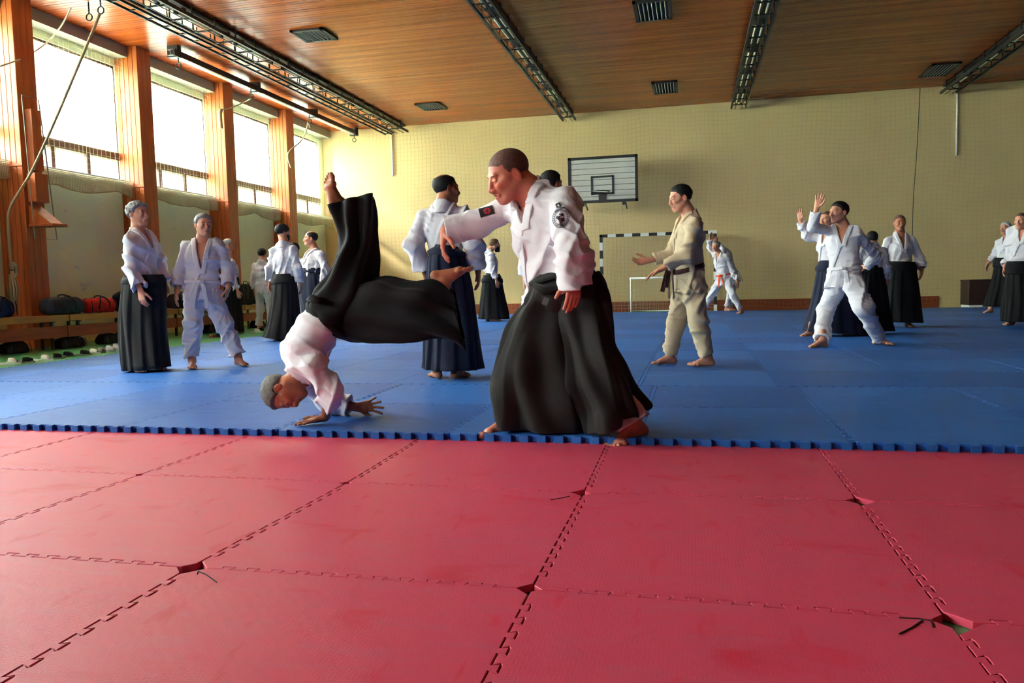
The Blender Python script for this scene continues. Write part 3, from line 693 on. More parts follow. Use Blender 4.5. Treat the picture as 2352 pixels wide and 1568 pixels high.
def frame(yaw):
    f = TH*math.cos(yaw)+RH*math.sin(yaw); return np.cross(UP, f), f, UP
def skeleton(base, h, yaw, stance=.13, hyaw=None):
    """joints of a standing figure; base = point on the floor between the feet"""
    l, f, u = frame(yaw); J = {}; p = lambda x, y, z: base+l*x*h+f*y*h+u*z*h
    J['head'] = p(0, .01, .935); J['neck'] = p(0, -.015, .845); J['chest'] = p(0, 0, .725); J['waist'] = p(0, .004, .595); J['pelvis'] = p(0, 0, .52)
    for s, k in ((1, 'L'), (-1, 'R')):
        J['sh'+k] = p(s*.098, -.008, .793); J['el'+k] = p(s*.128, -.015, .625); J['wr'+k] = p(s*.135, .035, .485); J['ha'+k] = p(s*.13, .055, .38)
        J['hi'+k] = p(s*.055, 0, .52); J['kn'+k] = p(s*(.055+stance)/2, .015, .285); J['an'+k] = p(s*stance*.6, -.01, .045); J['to'+k] = p(s*(stance*.6+.03), .12, .012)
    return J
def hand(vol, W, tip, n, thumb, sz=1.0, curl=.25, spread=.06, curls=None, thumb_in=.3):
    """palm, four unequal fingers with three bones each and a thumb leaving the side of the palm"""
    d = nrm(np.asarray(tip)-W); n = nrm(n-d*(n@d)); s = nrm(thumb-d*(thumb@d)-n*(np.asarray(thumb)@n))
    off = [.030, .0105, -.0095, -.028]; L = [.074, .083, .077, .060]; R = [.0093, .0096, .0091, .0081]
    vol.cone(W-d*.01*sz, W+d*.045*sz, .024*sz, .026*sz, .014, sq=(n, 1.45))
    for i in range(4):
        b = W+d*(.092-.006*abs(i-1))*sz+s*off[i]*sz-n*.002*sz
        vol.cone(W+s*off[i]*.5*sz+d*.015*sz, b, .0165*sz, .0115*sz, .012*sz)
        dd = rot(d, n, 0); dd = nrm(d+s*(off[i]*spread/.03)); p = b; c = curl if curls is None else curls[i]; tot = 0
        for j, (q, cc) in enumerate(((.46, .9), (.30, 1.1), (.24, .8))):
            tot += c*cc; v = dd*math.cos(tot)+n*math.sin(tot); e = p+v*L[i]*q*sz; r = R[i]*sz
            vol.cone(p, e, r*(1-.06*j), r*(1-.06*(j+1)), .0035*sz); p = e
    b = W+d*.022*sz+s*.024*sz+n*.004*sz; v = nrm(d*.72+s*.72+n*thumb_in); p = b
    for q, r in ((.042, .0145), (.033, .0112), (.026, .0098)):
        e = p+v*q*sz; vol.cone(p, e, r*sz, r*.92*sz, .008*sz); p = e; v = nrm(v+d*.28-s*.12+n*.1)
def foot(vol, an, toe, dn, side, sz=1.0):
    """heel, arch, ball and five toes; side points to the big toe"""
    t = np.asarray(toe, float)-an; t = nrm(t-dn*(t@dn)); s = nrm(side-t*(side@t)-dn*(side@dn)); P = lambda x, y, z: an+t*x*sz+s*y*sz+dn*z*sz
    vol.cone(P(-.012, 0, -.09), P(-.008, 0, 0), .037*sz, .036*sz, .02)
    vol.cone(P(-.012, 0, -.005), P(-.045, 0, .048), .033*sz, .029*sz, .02*sz)
    vol.cone(P(0, .004, .012), P(.10, .006, .055), .036*sz, .024*sz, .025*sz)
    vol.cone(P(-.04, 0, .052), P(.11, -.014, .062), .025*sz, .018*sz, .02*sz)
    vol.cone(P(.112, .026, .058), P(.096, -.034, .063), .022*sz, .016*sz, .015*sz)
    for y, L, r, x in ((.031, .052, .0145, .125), (.010, .050, .0105, .132), (-.006, .043, .0098, .128), (-.021, .036, .0092, .120), (-.035, .028, .0088, .110)):
        vol.cone(P(x, y, .061), P(x+L*.55, y*1.05, .060), r*.9*sz, r*sz, .005*sz); vol.cone(P(x+L*.55, y*1.05, .060), P(x+L*.85, y*1.05, .068), r*sz, r*.85*sz, .004*sz)
HAIRZ = ([-.13, -.085, -.06, -.03, -.005, .012, .028, .045, .065, .095], [-.062, -.06, -.05, -.022, -.005, -.008, .035, .055, .068, .076])
def head(vol, c, fr, hs, detail=1, jaw=1.0, neckp=None, fat=0, nr=.056):
    l, f, u = fr; P = lambda x, y, z: c+(l*x+f*y+u*z)*hs; A = (l, f, u); E = lambda p, r, k=.012, op='add': vol.ell(P(*p), A, [q*hs for q in r], k*hs, op)
    E((0, -.016, .034), (.076, .096, .081), .01)
    E((0, .020, -.03), (.058*jaw, .068, .078), .03)
    for s in (1, -1):
        vol.cone(P(s*.050*jaw, -.008, -.042), P(s*.022*jaw, .056, -.092), .022*hs, .021*hs, .022*hs)
        vol.cone(P(s*.052, .035, -.008), P(s*.038, .068, -.018), .018*hs, .017*hs, .02*hs)
    vol.cone(P(-.010, .070, -.097), P(.010, .070, -.097), .018*hs, .018*hs, .018*hs)
    vol.cone(P(-.034, .072, .026), P(.034, .072, .026), .0135*hs, .0135*hs, .014*hs)
    for s in (1, -1): E((s*.031, .098, .004), (.017, .017, .012), .012, 'sub')
    if detail > 1:
        for s in (1, -1):
            E((s*.031, .0770, .003), (.0165, .0130, .0125), .004)
            vol.cone(P(s*.018, .0885, .0075), P(s*.044, .0785, .0065), .0030*hs, .0026*hs, .003*hs)
            E((s*.031, .0905, .0008), (.0118, .0062, .0036), .0012, 'sub')
    vol.cone(P(0, .085, .014), P(0, .1055, -.029), .0085*hs, .0125*hs, .010*hs)
    for s in (1, -1): E((s*.0125, .099, -.034), (.009, .011, .008), .006)
    vol.cone(P(0, .083, -.048), P(0, .080, -.075), .018*hs, .016*hs, .02*hs)
    if detail:
        [(vol.cone(P(s*.024, .084, -.0625), P(0, .0925, -.0595), .0042*hs, .0058*hs, .004*hs), vol.cone(P(s*.020, .084, -.0685), P(0, .0915, -.0705), .0045*hs, .0066*hs, .004*hs)) for s in (1, -1)]
        [vol.cone(P(0, .0985, -.0648), P(s*.025, .0895, -.0652), .0020*hs, .0016*hs, .002, 'sub') for s in (1, -1)]
    for s in (1, -1):
        ea = (rot(l, u, -s*.35), rot(f, l, .18), rot(u, l, .18))
        vol.ell(P(s*.0775, -.014, -.004), ea, [.0070*hs, .0165*hs, .029*hs], .004*hs)
        if detail: vol.ell(P(s*.086, -.008, -.001), ea, [.006*hs, .009*hs, .017*hs], .003*hs, 'sub')
    if neckp is not None:
        vol.cone(P(0, -.022, -.045), neckp, nr*hs, (nr+.006)*hs, .028*hs)
        vol.cone(neckp+(P(0, -.03, -.045)-neckp)*.3, neckp-u*.03, (nr+.006)*hs, .085*hs, .03*hs, sq=(f, 1.25))
def face_cols(c, fr, hs, ruddy=.0, stubble=.0, eyes=True):
    l, f, u = fr
    def fn(V):
        q = (V-c)/hs; x, y, z = q@l, q@f, q@u; x = np.abs(x); C = np.ones((len(V), 3)); near = (np.abs(z) < .14) & (x < .12) & (np.abs(y) < .14)
        def spot(px, py, pz, r, col, a=1.0):
            d = np.sqrt((x-px)**2+(y-py)**2+((z-pz))**2); w = np.clip(1.6-1.6*d/r, 0, 1)*a*near; C[:] = C*(1-w[:, None])+C*np.array(col)*w[:, None]
        if stubble:
            w = np.clip((-.028-z)/.02, 0, 1)*np.clip((y-(-.03))/.04, 0, 1)*stubble*near; C[:] = C*(1-w[:, None])+C*np.array([.62, .64, .70])*w[:, None]
        w = np.clip(2.2-2.2*np.sqrt((x/.025)**2+((z+.065)/.0105)**2), 0, 1)*(y > .06)*near*.75; C[:] = C*(1-w[:, None])+C*np.array([.84, .55, .56])*w[:, None]
        w = np.clip(2.0-2.0*np.sqrt((x/.024)**2+((z+.0648)/.0028)**2), 0, 1)*(y > .06)*near*.6; C[:] = C*(1-w[:, None])+C*np.array([.5, .3, .3])*w[:, None]
        spot(.038, .07, -.03, .035, (1, .86, .82), .5+ruddy); spot(0, .11, -.03, .02, (1, .82, .78), .5+ruddy); spot(.083, -.012, -.002, .035, (1.05, .75, .7), .6+ruddy)
        if eyes:
            spot(.030, .086, .004, .011, (.3, .26, .25), .8)
            for k in range(4): spot(.018+.009*k, .090-.003*k*k*.5, .026+.0012*k, .0075, (.5, .42, .38), .45)
        return C
    return fn
def headhair(style, c, fr, hs, hv, seed=0):
    """hair as its own mesh: shell over the cranium above a hairline"""
    l, f, u = fr; A = (l, f, u); P = lambda x, y, z: c+(l*x+f*y+u*z)*hs
    v = Vol(P(0, 0, .02)-.17*hs, P(0, 0, .02)+.17*hs, hv); sl, X, Y, Z = v.full()
    th = {'short': .012, 'buzz': .0035, 'bald': .007, 'fringe': .009, 'cap': .014, 'wavy': .020, 'full': .017, 'shaved': .0028}[style]
    x = (X-c[0])*l[0]+(Y-c[1])*l[1]+(Z-c[2])*l[2]; y = (X-c[0])*f[0]+(Y-c[1])*f[1]+(Z-c[2])*f[2]; z = (X-c[0])*u[0]+(Y-c[1])*u[1]+(Z-c[2])*u[2]
    x, y, z = x/hs, y/hs, z/hs
    hz0 = np.interp(np.asarray(y), HAIRZ[0], HAIRZ[1]); hz0 = hz0+(.0016*np.sin(x*330+seed)+.0014*np.sin(y*410)) if style not in ('cap', 'buzz', 'shaved') else hz0
    tap = np.clip((z-hz0)/.03, .12, 1) if style != 'cap' else 1.0
    d = ellf(P(0, -.016, .034), A, [.076*hs, .096*hs, .081*hs])(X, Y, Z)-th*hs*tap
    if style in ('wavy', 'full', 'short'):
        am = {'wavy': .0038, 'full': .002, 'short': .0012}[style]*hs
        d = d-am*(np.sin(x*110+seed+3*np.sin(z*60))+np.sin(y*120+2.5*np.sin(x*80+seed))+np.sin(z*95+2*np.sin(y*70)))*.6
    hz = hz0
    if style == 'cap': hz = np.interp(np.asarray(y), [-.12, -.03, .02, .1], [-.035, -.02, .0, .035])
    if style == 'fringe': hz = hz-.004
    if style in ('buzz', 'shaved'): hz = np.maximum(hz, np.where((y > .03), .040+np.clip(np.abs(x)-.02, 0, 1)*.5, -1))
    reg = (hz-z)*hs*.9
    d = np.maximum(d, reg)
    ear = ellf(P(.080, -.006, -.006), A, [.03*hs, .02*hs, .034*hs]); ear2 = ellf(P(-.080, -.006, -.006), A, [.03*hs, .02*hs, .034*hs])
    if style != 'cap': d = np.maximum(d, -np.minimum(ear(X, Y, Z), ear2(X, Y, Z)))
    if style in ('fringe', 'bald'):
        top = ellf(P(0, .0, .118), A, [.056*hs, .125*hs, .078*hs])(X, Y, Z); d = np.maximum(d, -top)
    v.a[:] = d; return v.mesh()
def beard(c, fr, hs, hv, long=0.0):
    l, f, u = fr; A = (l, f, u); P = lambda x, y, z: c+(l*x+f*y+u*z)*hs
    v = Vol(P(0, .03, -.1)-.14*hs, P(0, .03, -.1)+.14*hs, hv)
    v.ell(P(0, .024, -.05-long*.3), A, [.063*hs, .072*hs, (.066+long)*hs], 0); v.cone(P(-.01, .07, -.1), P(.01, .07, -.1-long), .026*hs, .024*hs, .02)
    sl, X, Y, Z = v.full(); z = ((X-c[0])*u[0]+(Y-c[1])*u[1]+(Z-c[2])*u[2])/hs; y = ((X-c[0])*f[0]+(Y-c[1])*f[1]+(Z-c[2])*f[2])/hs
    v.a[:] = np.maximum(v.a, (z+.035+.25*np.maximum(y-.05, 0))*hs); v.a[:] = np.maximum(v.a, (-.005-y)*hs)
    v.put(ellf(P(0, .10, -.063), A, [.02*hs, .02*hs, .010*hs]), P(0, .10, -.063)-.02, P(0, .10, -.063)+.02, .003, 'sub')
    return v.mesh()
def catmull(S_, m):
    S_ = [np.array(s, float) for s in S_]; out = []
    for i in range(len(S_)-1):
        p0, p1, p2, p3 = S_[max(i-1, 0)], S_[i], S_[i+1], S_[min(i+2, len(S_)-1)]
        for k in range(m):
            t = k/m; out.append(.5*((2*p1)+(-p0+p2)*t+(2*p0-5*p1+4*p2-p3)*t*t+(-p0+3*p1-3*p2+p3)*t**3))
    out.append(S_[-1]); return np.array(out)
def pleat_loft(name, secs, mat, parent, n=144, m=6, pleats=15, amp=(.004, .016), ex=2.2, ph=.3, wob=.012, fold=0, **kw):
    """cloth tube: secs rows of centre(3), half-width vector(3), half-depth vector(3); sharp pleats that open towards the hem"""
    Q = catmull([np.concatenate(s) for s in secs], m); R = len(Q); th = np.linspace(0, 2*PI, n, endpoint=False); V = []
    ct, st = np.cos(th), np.sin(th); sx = np.sign(ct)*np.abs(ct)**(2/ex); sy = np.sign(st)*np.abs(st)**(2/ex)
    def ringv(i, k, off):
        t = i/(R-1); c, a, b = Q[i][:3], Q[i][3:6], Q[i][6:9]; A = amp[0]+(amp[1]-amp[0])*t
        w = pleats*th/(2*PI)+ph+.35*np.sin(2*th+ph)+.10*np.sin(3*t+th); saw = (w-np.floor(w)); saw = np.where(saw < .78, saw/.78, (1-saw)/.22)-.5
        g = A*saw*2+wob*t*np.sin(3*th+4*t+ph*5)+wob*.6*np.sin(7*th-3*t*2+ph)*(.3+t)+fold*np.sin(5*t*PI+2*th)*np.sin(th+1)
        la, lb = np.linalg.norm(a), np.linalg.norm(b); s = 1+(g-off)/(.5*(la+lb)); s = s*k
        return c+np.outer(sx*s, a)+np.outer(sy*s, b)
    for i in range(R): V.append(ringv(i, 1, 0))
    for i in (R-1, R-2, R-4): V.append(ringv(max(i, 0), 1, .008))
    V = np.vstack(V); T = R+3; i = np.arange(T-1)[:, None]*n; j = np.arange(n)[None, :]; j2 = (j+1) % n
    F = np.stack([i+j, i+j2, i+n+j2, i+n+j], -1).reshape(-1, 4)
    o = mesh_obj(name, V, F, mat, parent, True, **kw); return o
def px_secs(rows, D, b):
    """rows (xa, ya, xb, yb, half_depth[, dd]) -> sections facing the camera at distance D"""
    out = []
    for r in rows:
        dd = r[5] if len(r) > 5 else 0
        A_, B_ = atD(r[0], r[1], D+dd), atD(r[2], r[3], D+dd); out.append(((A_+B_)/2, (B_-A_)/2, -TH*r[4]*1.0 if b is None else b*r[4]))
    return out
NTRI = [0]
def person(label, base=None, D=None, h=1.75, yaw=0, ov={}, hyaw=None, hpitch=0, hroll=0, hs=None, hair='short', hmat='h_grey', brd=None, skin='skin', stance=.13,
           q=2, gi='gi', lower='hakama', lmat='hak', belt=None, girth=1.0, sleeve=.80, slr=1.0, vdepth=.2, hak_rows=None, hem=.10, hem_w=1.0, hands={}, feet=True, group=None,
           stub=0, ruddy=0, brow=None, shl=(.0, .0), skirt=.0, belt_tilt=0, tr=1.0, wrk=1.0, extra=None, jaw=1.0, nr=.056, pl=None, legs=True, footdn={}, headc=None, up=None, no_lower=False, hakama_secs=None, hlong=0):
    if D is None: D = float((base-CC)@HF)
    J = skeleton(base, h, yaw, stance)
    for k, v in ov.items():
        if len(v) == 4: J[k] = onZ(v[0], v[1], v[3])
        elif len(v) == 2: J[k] = atD(v[0], v[1], float((J[k]-CC)@HF))
        else: J[k] = atD(v[0], v[1], D+v[2])
    if hak_rows and 'waist' not in ov:
        r_ = hak_rows[0]; J['waist'] = atD((r_[0]+r_[2])/2, (r_[1]+r_[3])/2-4, D)
    if 'pelvis' not in ov: J['pelvis'] = J['waist']+(J['waist']-J['chest'])*.0-UP*.075*h
    if 'chest' not in ov: J['chest'] = J['neck']*.5+J['waist']*.5+frame(yaw)[1]*.01
    for s, sg in (('L', 1), ('R', -1)):
        if 'hi'+s not in ov: J['hi'+s] = J['pelvis']+frame(yaw)[0]*sg*.055*h-UP*.01
        if 'kn'+s not in ov: J['kn'+s] = J['hi'+s]*.49+J['an'+s]*.51+frame(yaw)[1]*(.03 if lower == 'trousers' else .005)
        if 'sh'+s not in ov and 'neck' in ov: J['sh'+s] = J['neck']+frame(yaw)[0]*sg*.098*h-UP*.052*h
    for s in 'LR':                          # feet never sink into the mats
        if s+'' in 'LR' and not footdn: J['an'+s] = J['an'+s]+UP*(base[2]+.083-J['an'+s][2])*(1 if abs(J['an'+s][2]-.118) < .3 else 0)
    hs = hs or h/1.75*1.03; K = {0: (.0095, .0075, .008, .014, .013, .012), 1: (.0062, .0052, .006, .010, .010, .012), 2: (.0032, .0040, .0048, .0085, .012, .012), 3: (.0025, .0026, .0034, .0058, .012, .012)}[q]
    hv, hdv, ftv, jkv, trv, cov = K; Kj = jaw
    l, f, u = frame(yaw)
    tu = nrm(J['neck']-J['pelvis']); tl = nrm(J['shL']-J['shR']); tf = nrm(np.cross(tl, tu)); tl = nrm(np.cross(tu, tf))
    root = empty('person', tuple(base), label=label, cat='person', group=group)
    root.rotation_euler = (0, 0, 0)
    bpy.context.view_layer.update
    off = np.array(base, float)
    made = []
    # ---- head
    hl, hf, hu = frame(yaw if hyaw is None else hyaw)
    if up is not None: hl, hf, hu = up
    hf, hu = rot(hf, hl, hpitch), rot(hu, hl, hpitch); hl, hu = rot(hl, hf, hroll), rot(hu, hf, hroll); hfr = (hl, hf, hu)
    hc = J['head']; parts = []
    v = Vol(*bounds([hc, J['neck'], J['neck']-tu*.05], .125*hs), hv); head(v, hc, hfr, hs, 2 if q >= 2 else (1 if q else 0), neckp=J['neck'], jaw=jaw, nr=nr); parts.append(v.mesh())
    # ---- core body, coarse: mostly under the clothes
    pts = [J[k] for k in J if k not in ('head', 'haL', 'haR', 'toL', 'toR')]; v = Vol(*bounds(pts, .2*girth), cov); hh = h/1.75
    v.cone(J['pelvis'], J['waist'], (.135 if lower == 'trousers' else .11)*hh*girth, .125*hh*girth, .03, sq=(tf, 1.4)); v.cone(J['waist'], J['chest'], .132*hh*girth, .158*hh, .04, sq=(tf, 1.45))
    v.cone(J['chest'], J['neck']-tu*.05*hh, .150*hh, .082*hh, .05, sq=(tf, 1.5)); v.cone(J['neck'], J['head']-hu*.05, .056*hh, .05*hh, .02)
    for s in 'LR':
        v.cone(J['neck']-tu*.03, J['sh'+s]-tu*.01, .045*hh, .040*hh, .03); v.cone(J['sh'+s]-tu*.01, J['el'+s], .042*hh, .038*hh, .03); v.cone(J['el'+s], J['wr'+s], .041*hh, .025*hh, .015)
        if legs and lower != 'trousers': v.cone(J['kn'+s], J['an'+s], .042*hh, .030*hh, .02)
        if legs and lower == 'trousers': v.cone(J['kn'+s], J['an'+s], .054*hh, .033*hh, .02)
        if legs: v.cone(J['hi'+s], J['kn'+s], (.082 if lower == 'trousers' else .055)*hh, (.052 if lower == 'trousers' else .043)*hh, .04)
    parts.append(v.mesh())
    for s, sg in (('L', 1), ('R', -1)):
        # hands; default: palm towards the thigh, thumb forwards
        hp = hands.get(s, {}); W_ = J['wr'+s]; n_ = np.array(hp.get('n', tl*-sg)); t_ = np.array(hp.get('thumb', tf))
        if hp is None: continue
        v = Vol(*bounds([W_-nrm(J['ha'+s]-W_)*.1, W_+nrm(J['ha'+s]-W_)*.21*hh], .075), hdv)
        back = nrm(J['el'+s]-W_); v.cone(W_+back*.10, W_, .034*hh, .0265*hh, .02)
        hand(v, W_, J['ha'+s], n_, t_, hh*hp.get('sz', 1.0), hp.get('curl', .28), hp.get('spread', .06), hp.get('curls'), hp.get('ti', .3)); parts.append(v.mesh())
        if feet and not (isinstance(feet, str) and s not in feet):
            an = J['an'+s]; dn = np.array(footdn.get(s, -UP), float); v = Vol(*bounds([an, an+nrm(J['to'+s]-an)*.18*hh, an-dn*.09, an+dn*.07], .075), ftv)
            t = nrm(J['to'+s]-an-dn*((J['to'+s]-an)@dn)); foot(v, an, J['to'+s], dn, np.cross(t, dn)*(1 if s == 'R' else -1), hh)
            v.cone(J['kn'+s]+(an-J['kn'+s])*.7, an, .038*hh, .035*hh, .02); parts.append(v.mesh())
    local = [(P-off, Q) for P, Q in parts]
    body = nets_obj('body', local, MAT[skin], root, cols=face_cols(hc-off, hfr, hs, ruddy, stub, q < 2)); made.append(body)
    if q >= 2:
        hbv = BVHTree.FromPolygons([tuple(p_) for p_ in local[0][0]], [tuple(int(i_) for i_ in f_) for f_ in local[0][1]])
        for s in (1, -1):
            c_ = hc+(hl*s*.031+hf*.0765+hu*.0015)*hs-off; b = MB()
            me = bmesh.new(); bmesh.ops.create_uvsphere(me, u_segments=16, v_segments=10, radius=.0118*hs); mm = bpy.data.meshes.new('eye'); me.to_mesh(mm); me.free()
            mm.materials.append(MAT['eyew']); mm.materials.append(MAT['iris']); R3 = Matrix([list(hl), list(np.cross(hf, hl)), list(hf)]).transposed().to_4x4()
            e = bpy.data.objects.new('eye', mm); COL.objects.link(e); e.parent = root; e.matrix_local = Matrix.Translation(c_)@R3
            for p_ in mm.polygons: p_.use_smooth = True; p_.material_index = 1 if Vector(p_.center).normalized().z > .86 else 0
        for s in (1, -1):
            P_ = []
            for x, z in ((.012, .0205), (.018, .0235), (.026, .026), (.034, .0275), (.042, .0265), (.050, .022)):
                o_ = hc-off+(hl*s*x+hf*.15+hu*z)*hs; hit = hbv.ray_cast(Vector(o_), Vector(-hf))
                if hit[0] is not None: P_.append(np.array(hit[0])-hf*.0012)
            b = MB()
            if len(P_) > 2: b.tube(P_, [.0018]+[.0032]*(len(P_)-2)+[.0012], 6); b.build('eyebrow', MAT[brow or 'brow'], root, smooth=True)
    if hair:
        nets_obj('hair' if hair != 'cap' else 'knit_cap', [(lambda m: (m[0]-off, m[1]))(headhair(hair, hc, hfr, hs, min(hv, .005) if hair in ('buzz', 'shaved') else hv, len(label)))], MAT[hmat], root)
    if brd: nets_obj('beard', [(lambda m: (m[0]-off, m[1]))(beard(hc, hfr, hs, hv, brd[1]))], MAT[brd[0]], root)
    # ---- jacket
    G = MAT[gi]; ez = .022*hh
    jp = [J[k] for k in ('neck', 'waist', 'pelvis', 'shL', 'shR', 'elL', 'elR', 'wrL', 'wrR')]+[J['pelvis']-tu*(skirt+.05)]
    v = Vol(*bounds(jp, .24*girth*hh), jkv); gw = girth
    hk_ = lower != 'trousers'
    v.cone(J['pelvis']-tu*.0, J['waist'], (.105*hh*gw+ez) if hk_ else (.148*hh*gw+ez), (.126 if hk_ else .136)*hh*gw+ez, .03, sq=(tf, 1.35)); v.cone(J['waist'], J['chest'], (.128 if hk_ else .138)*hh*gw+ez, .158*hh*(.6+.4*gw)+ez, .05, sq=(tf, 1.4))
    v.cone(J['chest'], J['neck']-tu*.06*hh, .158*hh*(.6+.4*gw)+ez, .10*hh, .05, sq=(tf, 1.45))
    for s in 'LR': v.cone(J['neck']-tu*.035*hh, J['sh'+s], .058*hh, .052*hh, .05); v.cone(J['sh'+s], J['chest']+(J['sh'+s]-J['chest'])*.35, .055*hh, .09*hh, .05, sq=(tf, 1.2))
    if skirt > 0: v.cone(J['pelvis']+tu*.02, J['pelvis']-tu*skirt, .156*hh*gw+ez, .180*hh*gw+ez, .03, sq=(tf, 1.3), cut=[(J['pelvis']-tu*skirt, -tu)])
    sl, X, Y, Z = v.full(); zz = (X-J['neck'][0])*tu[0]+(Y-J['neck'][1])*tu[1]+(Z-J['neck'][2])*tu[2]
    zb = -(J['neck']-J['pelvis'])@tu-(skirt if skirt > 0 else .03)
    torso = v.a.copy(); v.a = np.maximum(v.a, zb-zz).astype(np.float32)
    if skirt > 0: v.a = np.maximum(v.a, -np.maximum(torso+.026, zz-(zb+.03))).astype(np.float32)
    sleeves = []
    for s in 'LR':
        S0, E0, W0 = J['sh'+s], J['el'+s], J['wr'+s]; C0 = E0+(W0-E0)*(sleeve if not isinstance(sleeve, dict) else sleeve[s]); dr = nrm(W0-E0)
        r1, r2, r3 = .060*hh*(.5+.5*slr), .063*hh*slr, .072*hh*slr
        g1 = conef(S0, E0, r1, r2); g2 = conef(E0, C0+dr*.10, r2, r3); fs = sleeve if not isinstance(sleeve, dict) else sleeve[s]; hl_ = .12 if fs > .6 else .05; hol = conef(C0-dr*hl_, C0+dr*.2, r3*.5, r3*1.0-.009)
        def sf(X, Y, Z, g1=g1, g2=g2, C0=C0, dr=dr, hol=hol):
            a, b_ = g1(X, Y, Z), g2(X, Y, Z); k = .03; t = np.clip(.5+.5*(b_-a)/k, 0, 1); d = a*t+b_*(1-t)-k*t*(1-t)
            d = np.maximum(d, (X-C0[0])*dr[0]+(Y-C0[1])*dr[1]+(Z-C0[2])*dr[2]); d = np.maximum(d, -hol(X, Y, Z)); return d
        lo, hi = bounds([S0, E0, C0], .1*slr*hh); v.put(sf, lo, hi, .02*hh)
    sl, X, Y, Z = v.full()
    def tc(p, ax): return (X-p[0])*ax[0]+(Y-p[1])*ax[1]+(Z-p[2])*ax[2]
    x, y, z = tc(J['neck'], tl), tc(J['neck'], tf), tc(J['neck'], tu)
    base_d = v.a.copy()
    ph = len(label)*1.3
    wz = wrk*hh*(.026*wr(X, Y, Z, 15, ph)+.010*wr(Z, X, Y, 31, ph+2)); wz = np.clip(wz, -.008, .026)
    v.a = base_d-np.where(base_d > -.03, wz, 0).astype(np.float32)
    vd = vdepth*hh; w0 = .060*hh; w = w0*(1+z/vd); w = np.minimum(w, w0*1.15)
    cut = np.maximum(np.maximum(np.abs(x)-w, -y-.01*hh), np.maximum(-z-vd, -.03-z*0-1)); v.a = np.maximum(v.a, -cut)
    nk = conef(J['neck']-tu*.10*hh, J['neck']+(J['head']-J['neck'])*1.0, .062*hh, .062*hh)(X, Y, Z); v.a = np.maximum(v.a, -nk)
    jm = v.mesh(); jo = nets_obj('jacket', [(jm[0]-off, jm[1])], G, root); made.append(jo)
    # collar band
    sh_ = torso-.010*hh; front = -y
    band = np.maximum(np.abs(np.abs(x)-(w+.023*hh))-.026*hh, np.maximum(-z-vd-.02, front)); 
    below = np.maximum(np.abs(x+.019*hh+(-z-vd)*.42)-.025*hh, np.maximum(z+vd-.02, np.maximum(front, zb+.02*hh-z)))
    cd = np.maximum(sh_, np.minimum(band, below)); cd = np.maximum(cd, -(torso+.012)); 
    nd = nrm(J['head']-hu*.03-J['neck']); nd = nrm(nd+tu); ring = conef(J['neck']-nd*.06*hh, J['neck']+nd*.10*hh, .086*hh, .070*hh)(X, Y, Z)
    hgt = tc(J['neck'], nd)-.020*hh+y*.42; ring = np.maximum(np.maximum(np.abs(ring)-.0065*hh, hgt), np.maximum(y-.058*hh, -z-.05*hh))
    vv = Vol.__new__(Vol); vv.lo, vv.h, vv.n, vv.a = v.lo, v.h, v.n, np.minimum(cd, ring).astype(np.float32); cm = vv.mesh(); nets_obj('collar', [(cm[0]-off, cm[1])], G, root)
    if belt:
        bz = J['waist']-tu*.035*hh; bn = nrm(tu+tf*belt_tilt); bd = np.maximum(np.maximum(torso-.012*hh, np.abs(tc(bz, bn))-.021*hh), -(torso+.01))
        vv.a = bd.astype(np.float32); bmh = vv.mesh(); nets_obj('belt', [(bmh[0]-off, bmh[1])], MAT[belt], root)
        kp = bz+tf*(.115*hh*gw+ez)*1.05-off; b = MB(); b.tube([kp-tl*.03, kp+tf*.012, kp+tl*.03], .02, 8)
        for sg in (-1, 1):
            P = [kp, kp+tl*sg*.035-tu*.05+tf*.014, kp+tl*sg*.06-tu*.2+tf*.012, kp+tl*sg*.065-tu*.27+tf*.01]
            for i in range(3): b.bar(P[i], P[i+1], .036, .007, up=tuple(tf))
        b.build('belt_knot', MAT[belt], root, bevel=.003)
    # ---- trousers or hakama
    if lower == 'trousers':
        tp = [J[k] for k in ('pelvis', 'hiL', 'hiR', 'knL', 'knR', 'anL', 'anR')]; v = Vol(*bounds(tp, .17*girth), jkv)
        v.cone(J['pelvis']+tu*.04, J['pelvis']-UP*.01, .145*hh*girth, .15*hh*girth, .03, sq=(tf, 1.25))
        for s in 'LR':
            H0, K0, A0 = J['hi'+s], J['kn'+s], J['an'+s]; dr = nrm(A0-K0); C0 = A0-dr*(.035 if isinstance(hem, float) else .05)*hh-dr*(hem-.10)*hh
            g1 = conef(H0, K0, .108*hh*tr, .083*hh*tr); g2 = conef(K0, C0+dr*.1, .083*hh*tr, .070*hh*tr); hol = conef(C0-dr*.12, C0+dr*.2, .04*hh, .070*hh*tr-.009)
            def sf(X, Y, Z, g1=g1, g2=g2, C0=C0, dr=dr, hol=hol):
                a, b_ = g1(X, Y, Z), g2(X, Y, Z); k = .04; t = np.clip(.5+.5*(b_-a)/k, 0, 1); d = a*t+b_*(1-t)-k*t*(1-t)
                d = np.maximum(d, (X-C0[0])*dr[0]+(Y-C0[1])*dr[1]+(Z-C0[2])*dr[2]); return np.maximum(d, -hol(X, Y, Z))
            lo, hi = bounds([H0, K0, C0], .12*hh*tr); v.put(sf, lo, hi, .03)
        sl, X, Y, Z = v.full(); wz = wrk*hh*(.022*wr(X*.8, Y*.8, Z*1.3, 16, ph+5)+.009*wr(Y, X, Z*1.4, 34, ph)); v.a = v.a-np.where(v.a > -.03, np.clip(wz, -.010, .018), 0).astype(np.float32)
        tm = v.mesh(); nets_obj('trousers', [(tm[0]-off, tm[1])], MAT[lmat], root)
    elif not no_lower:
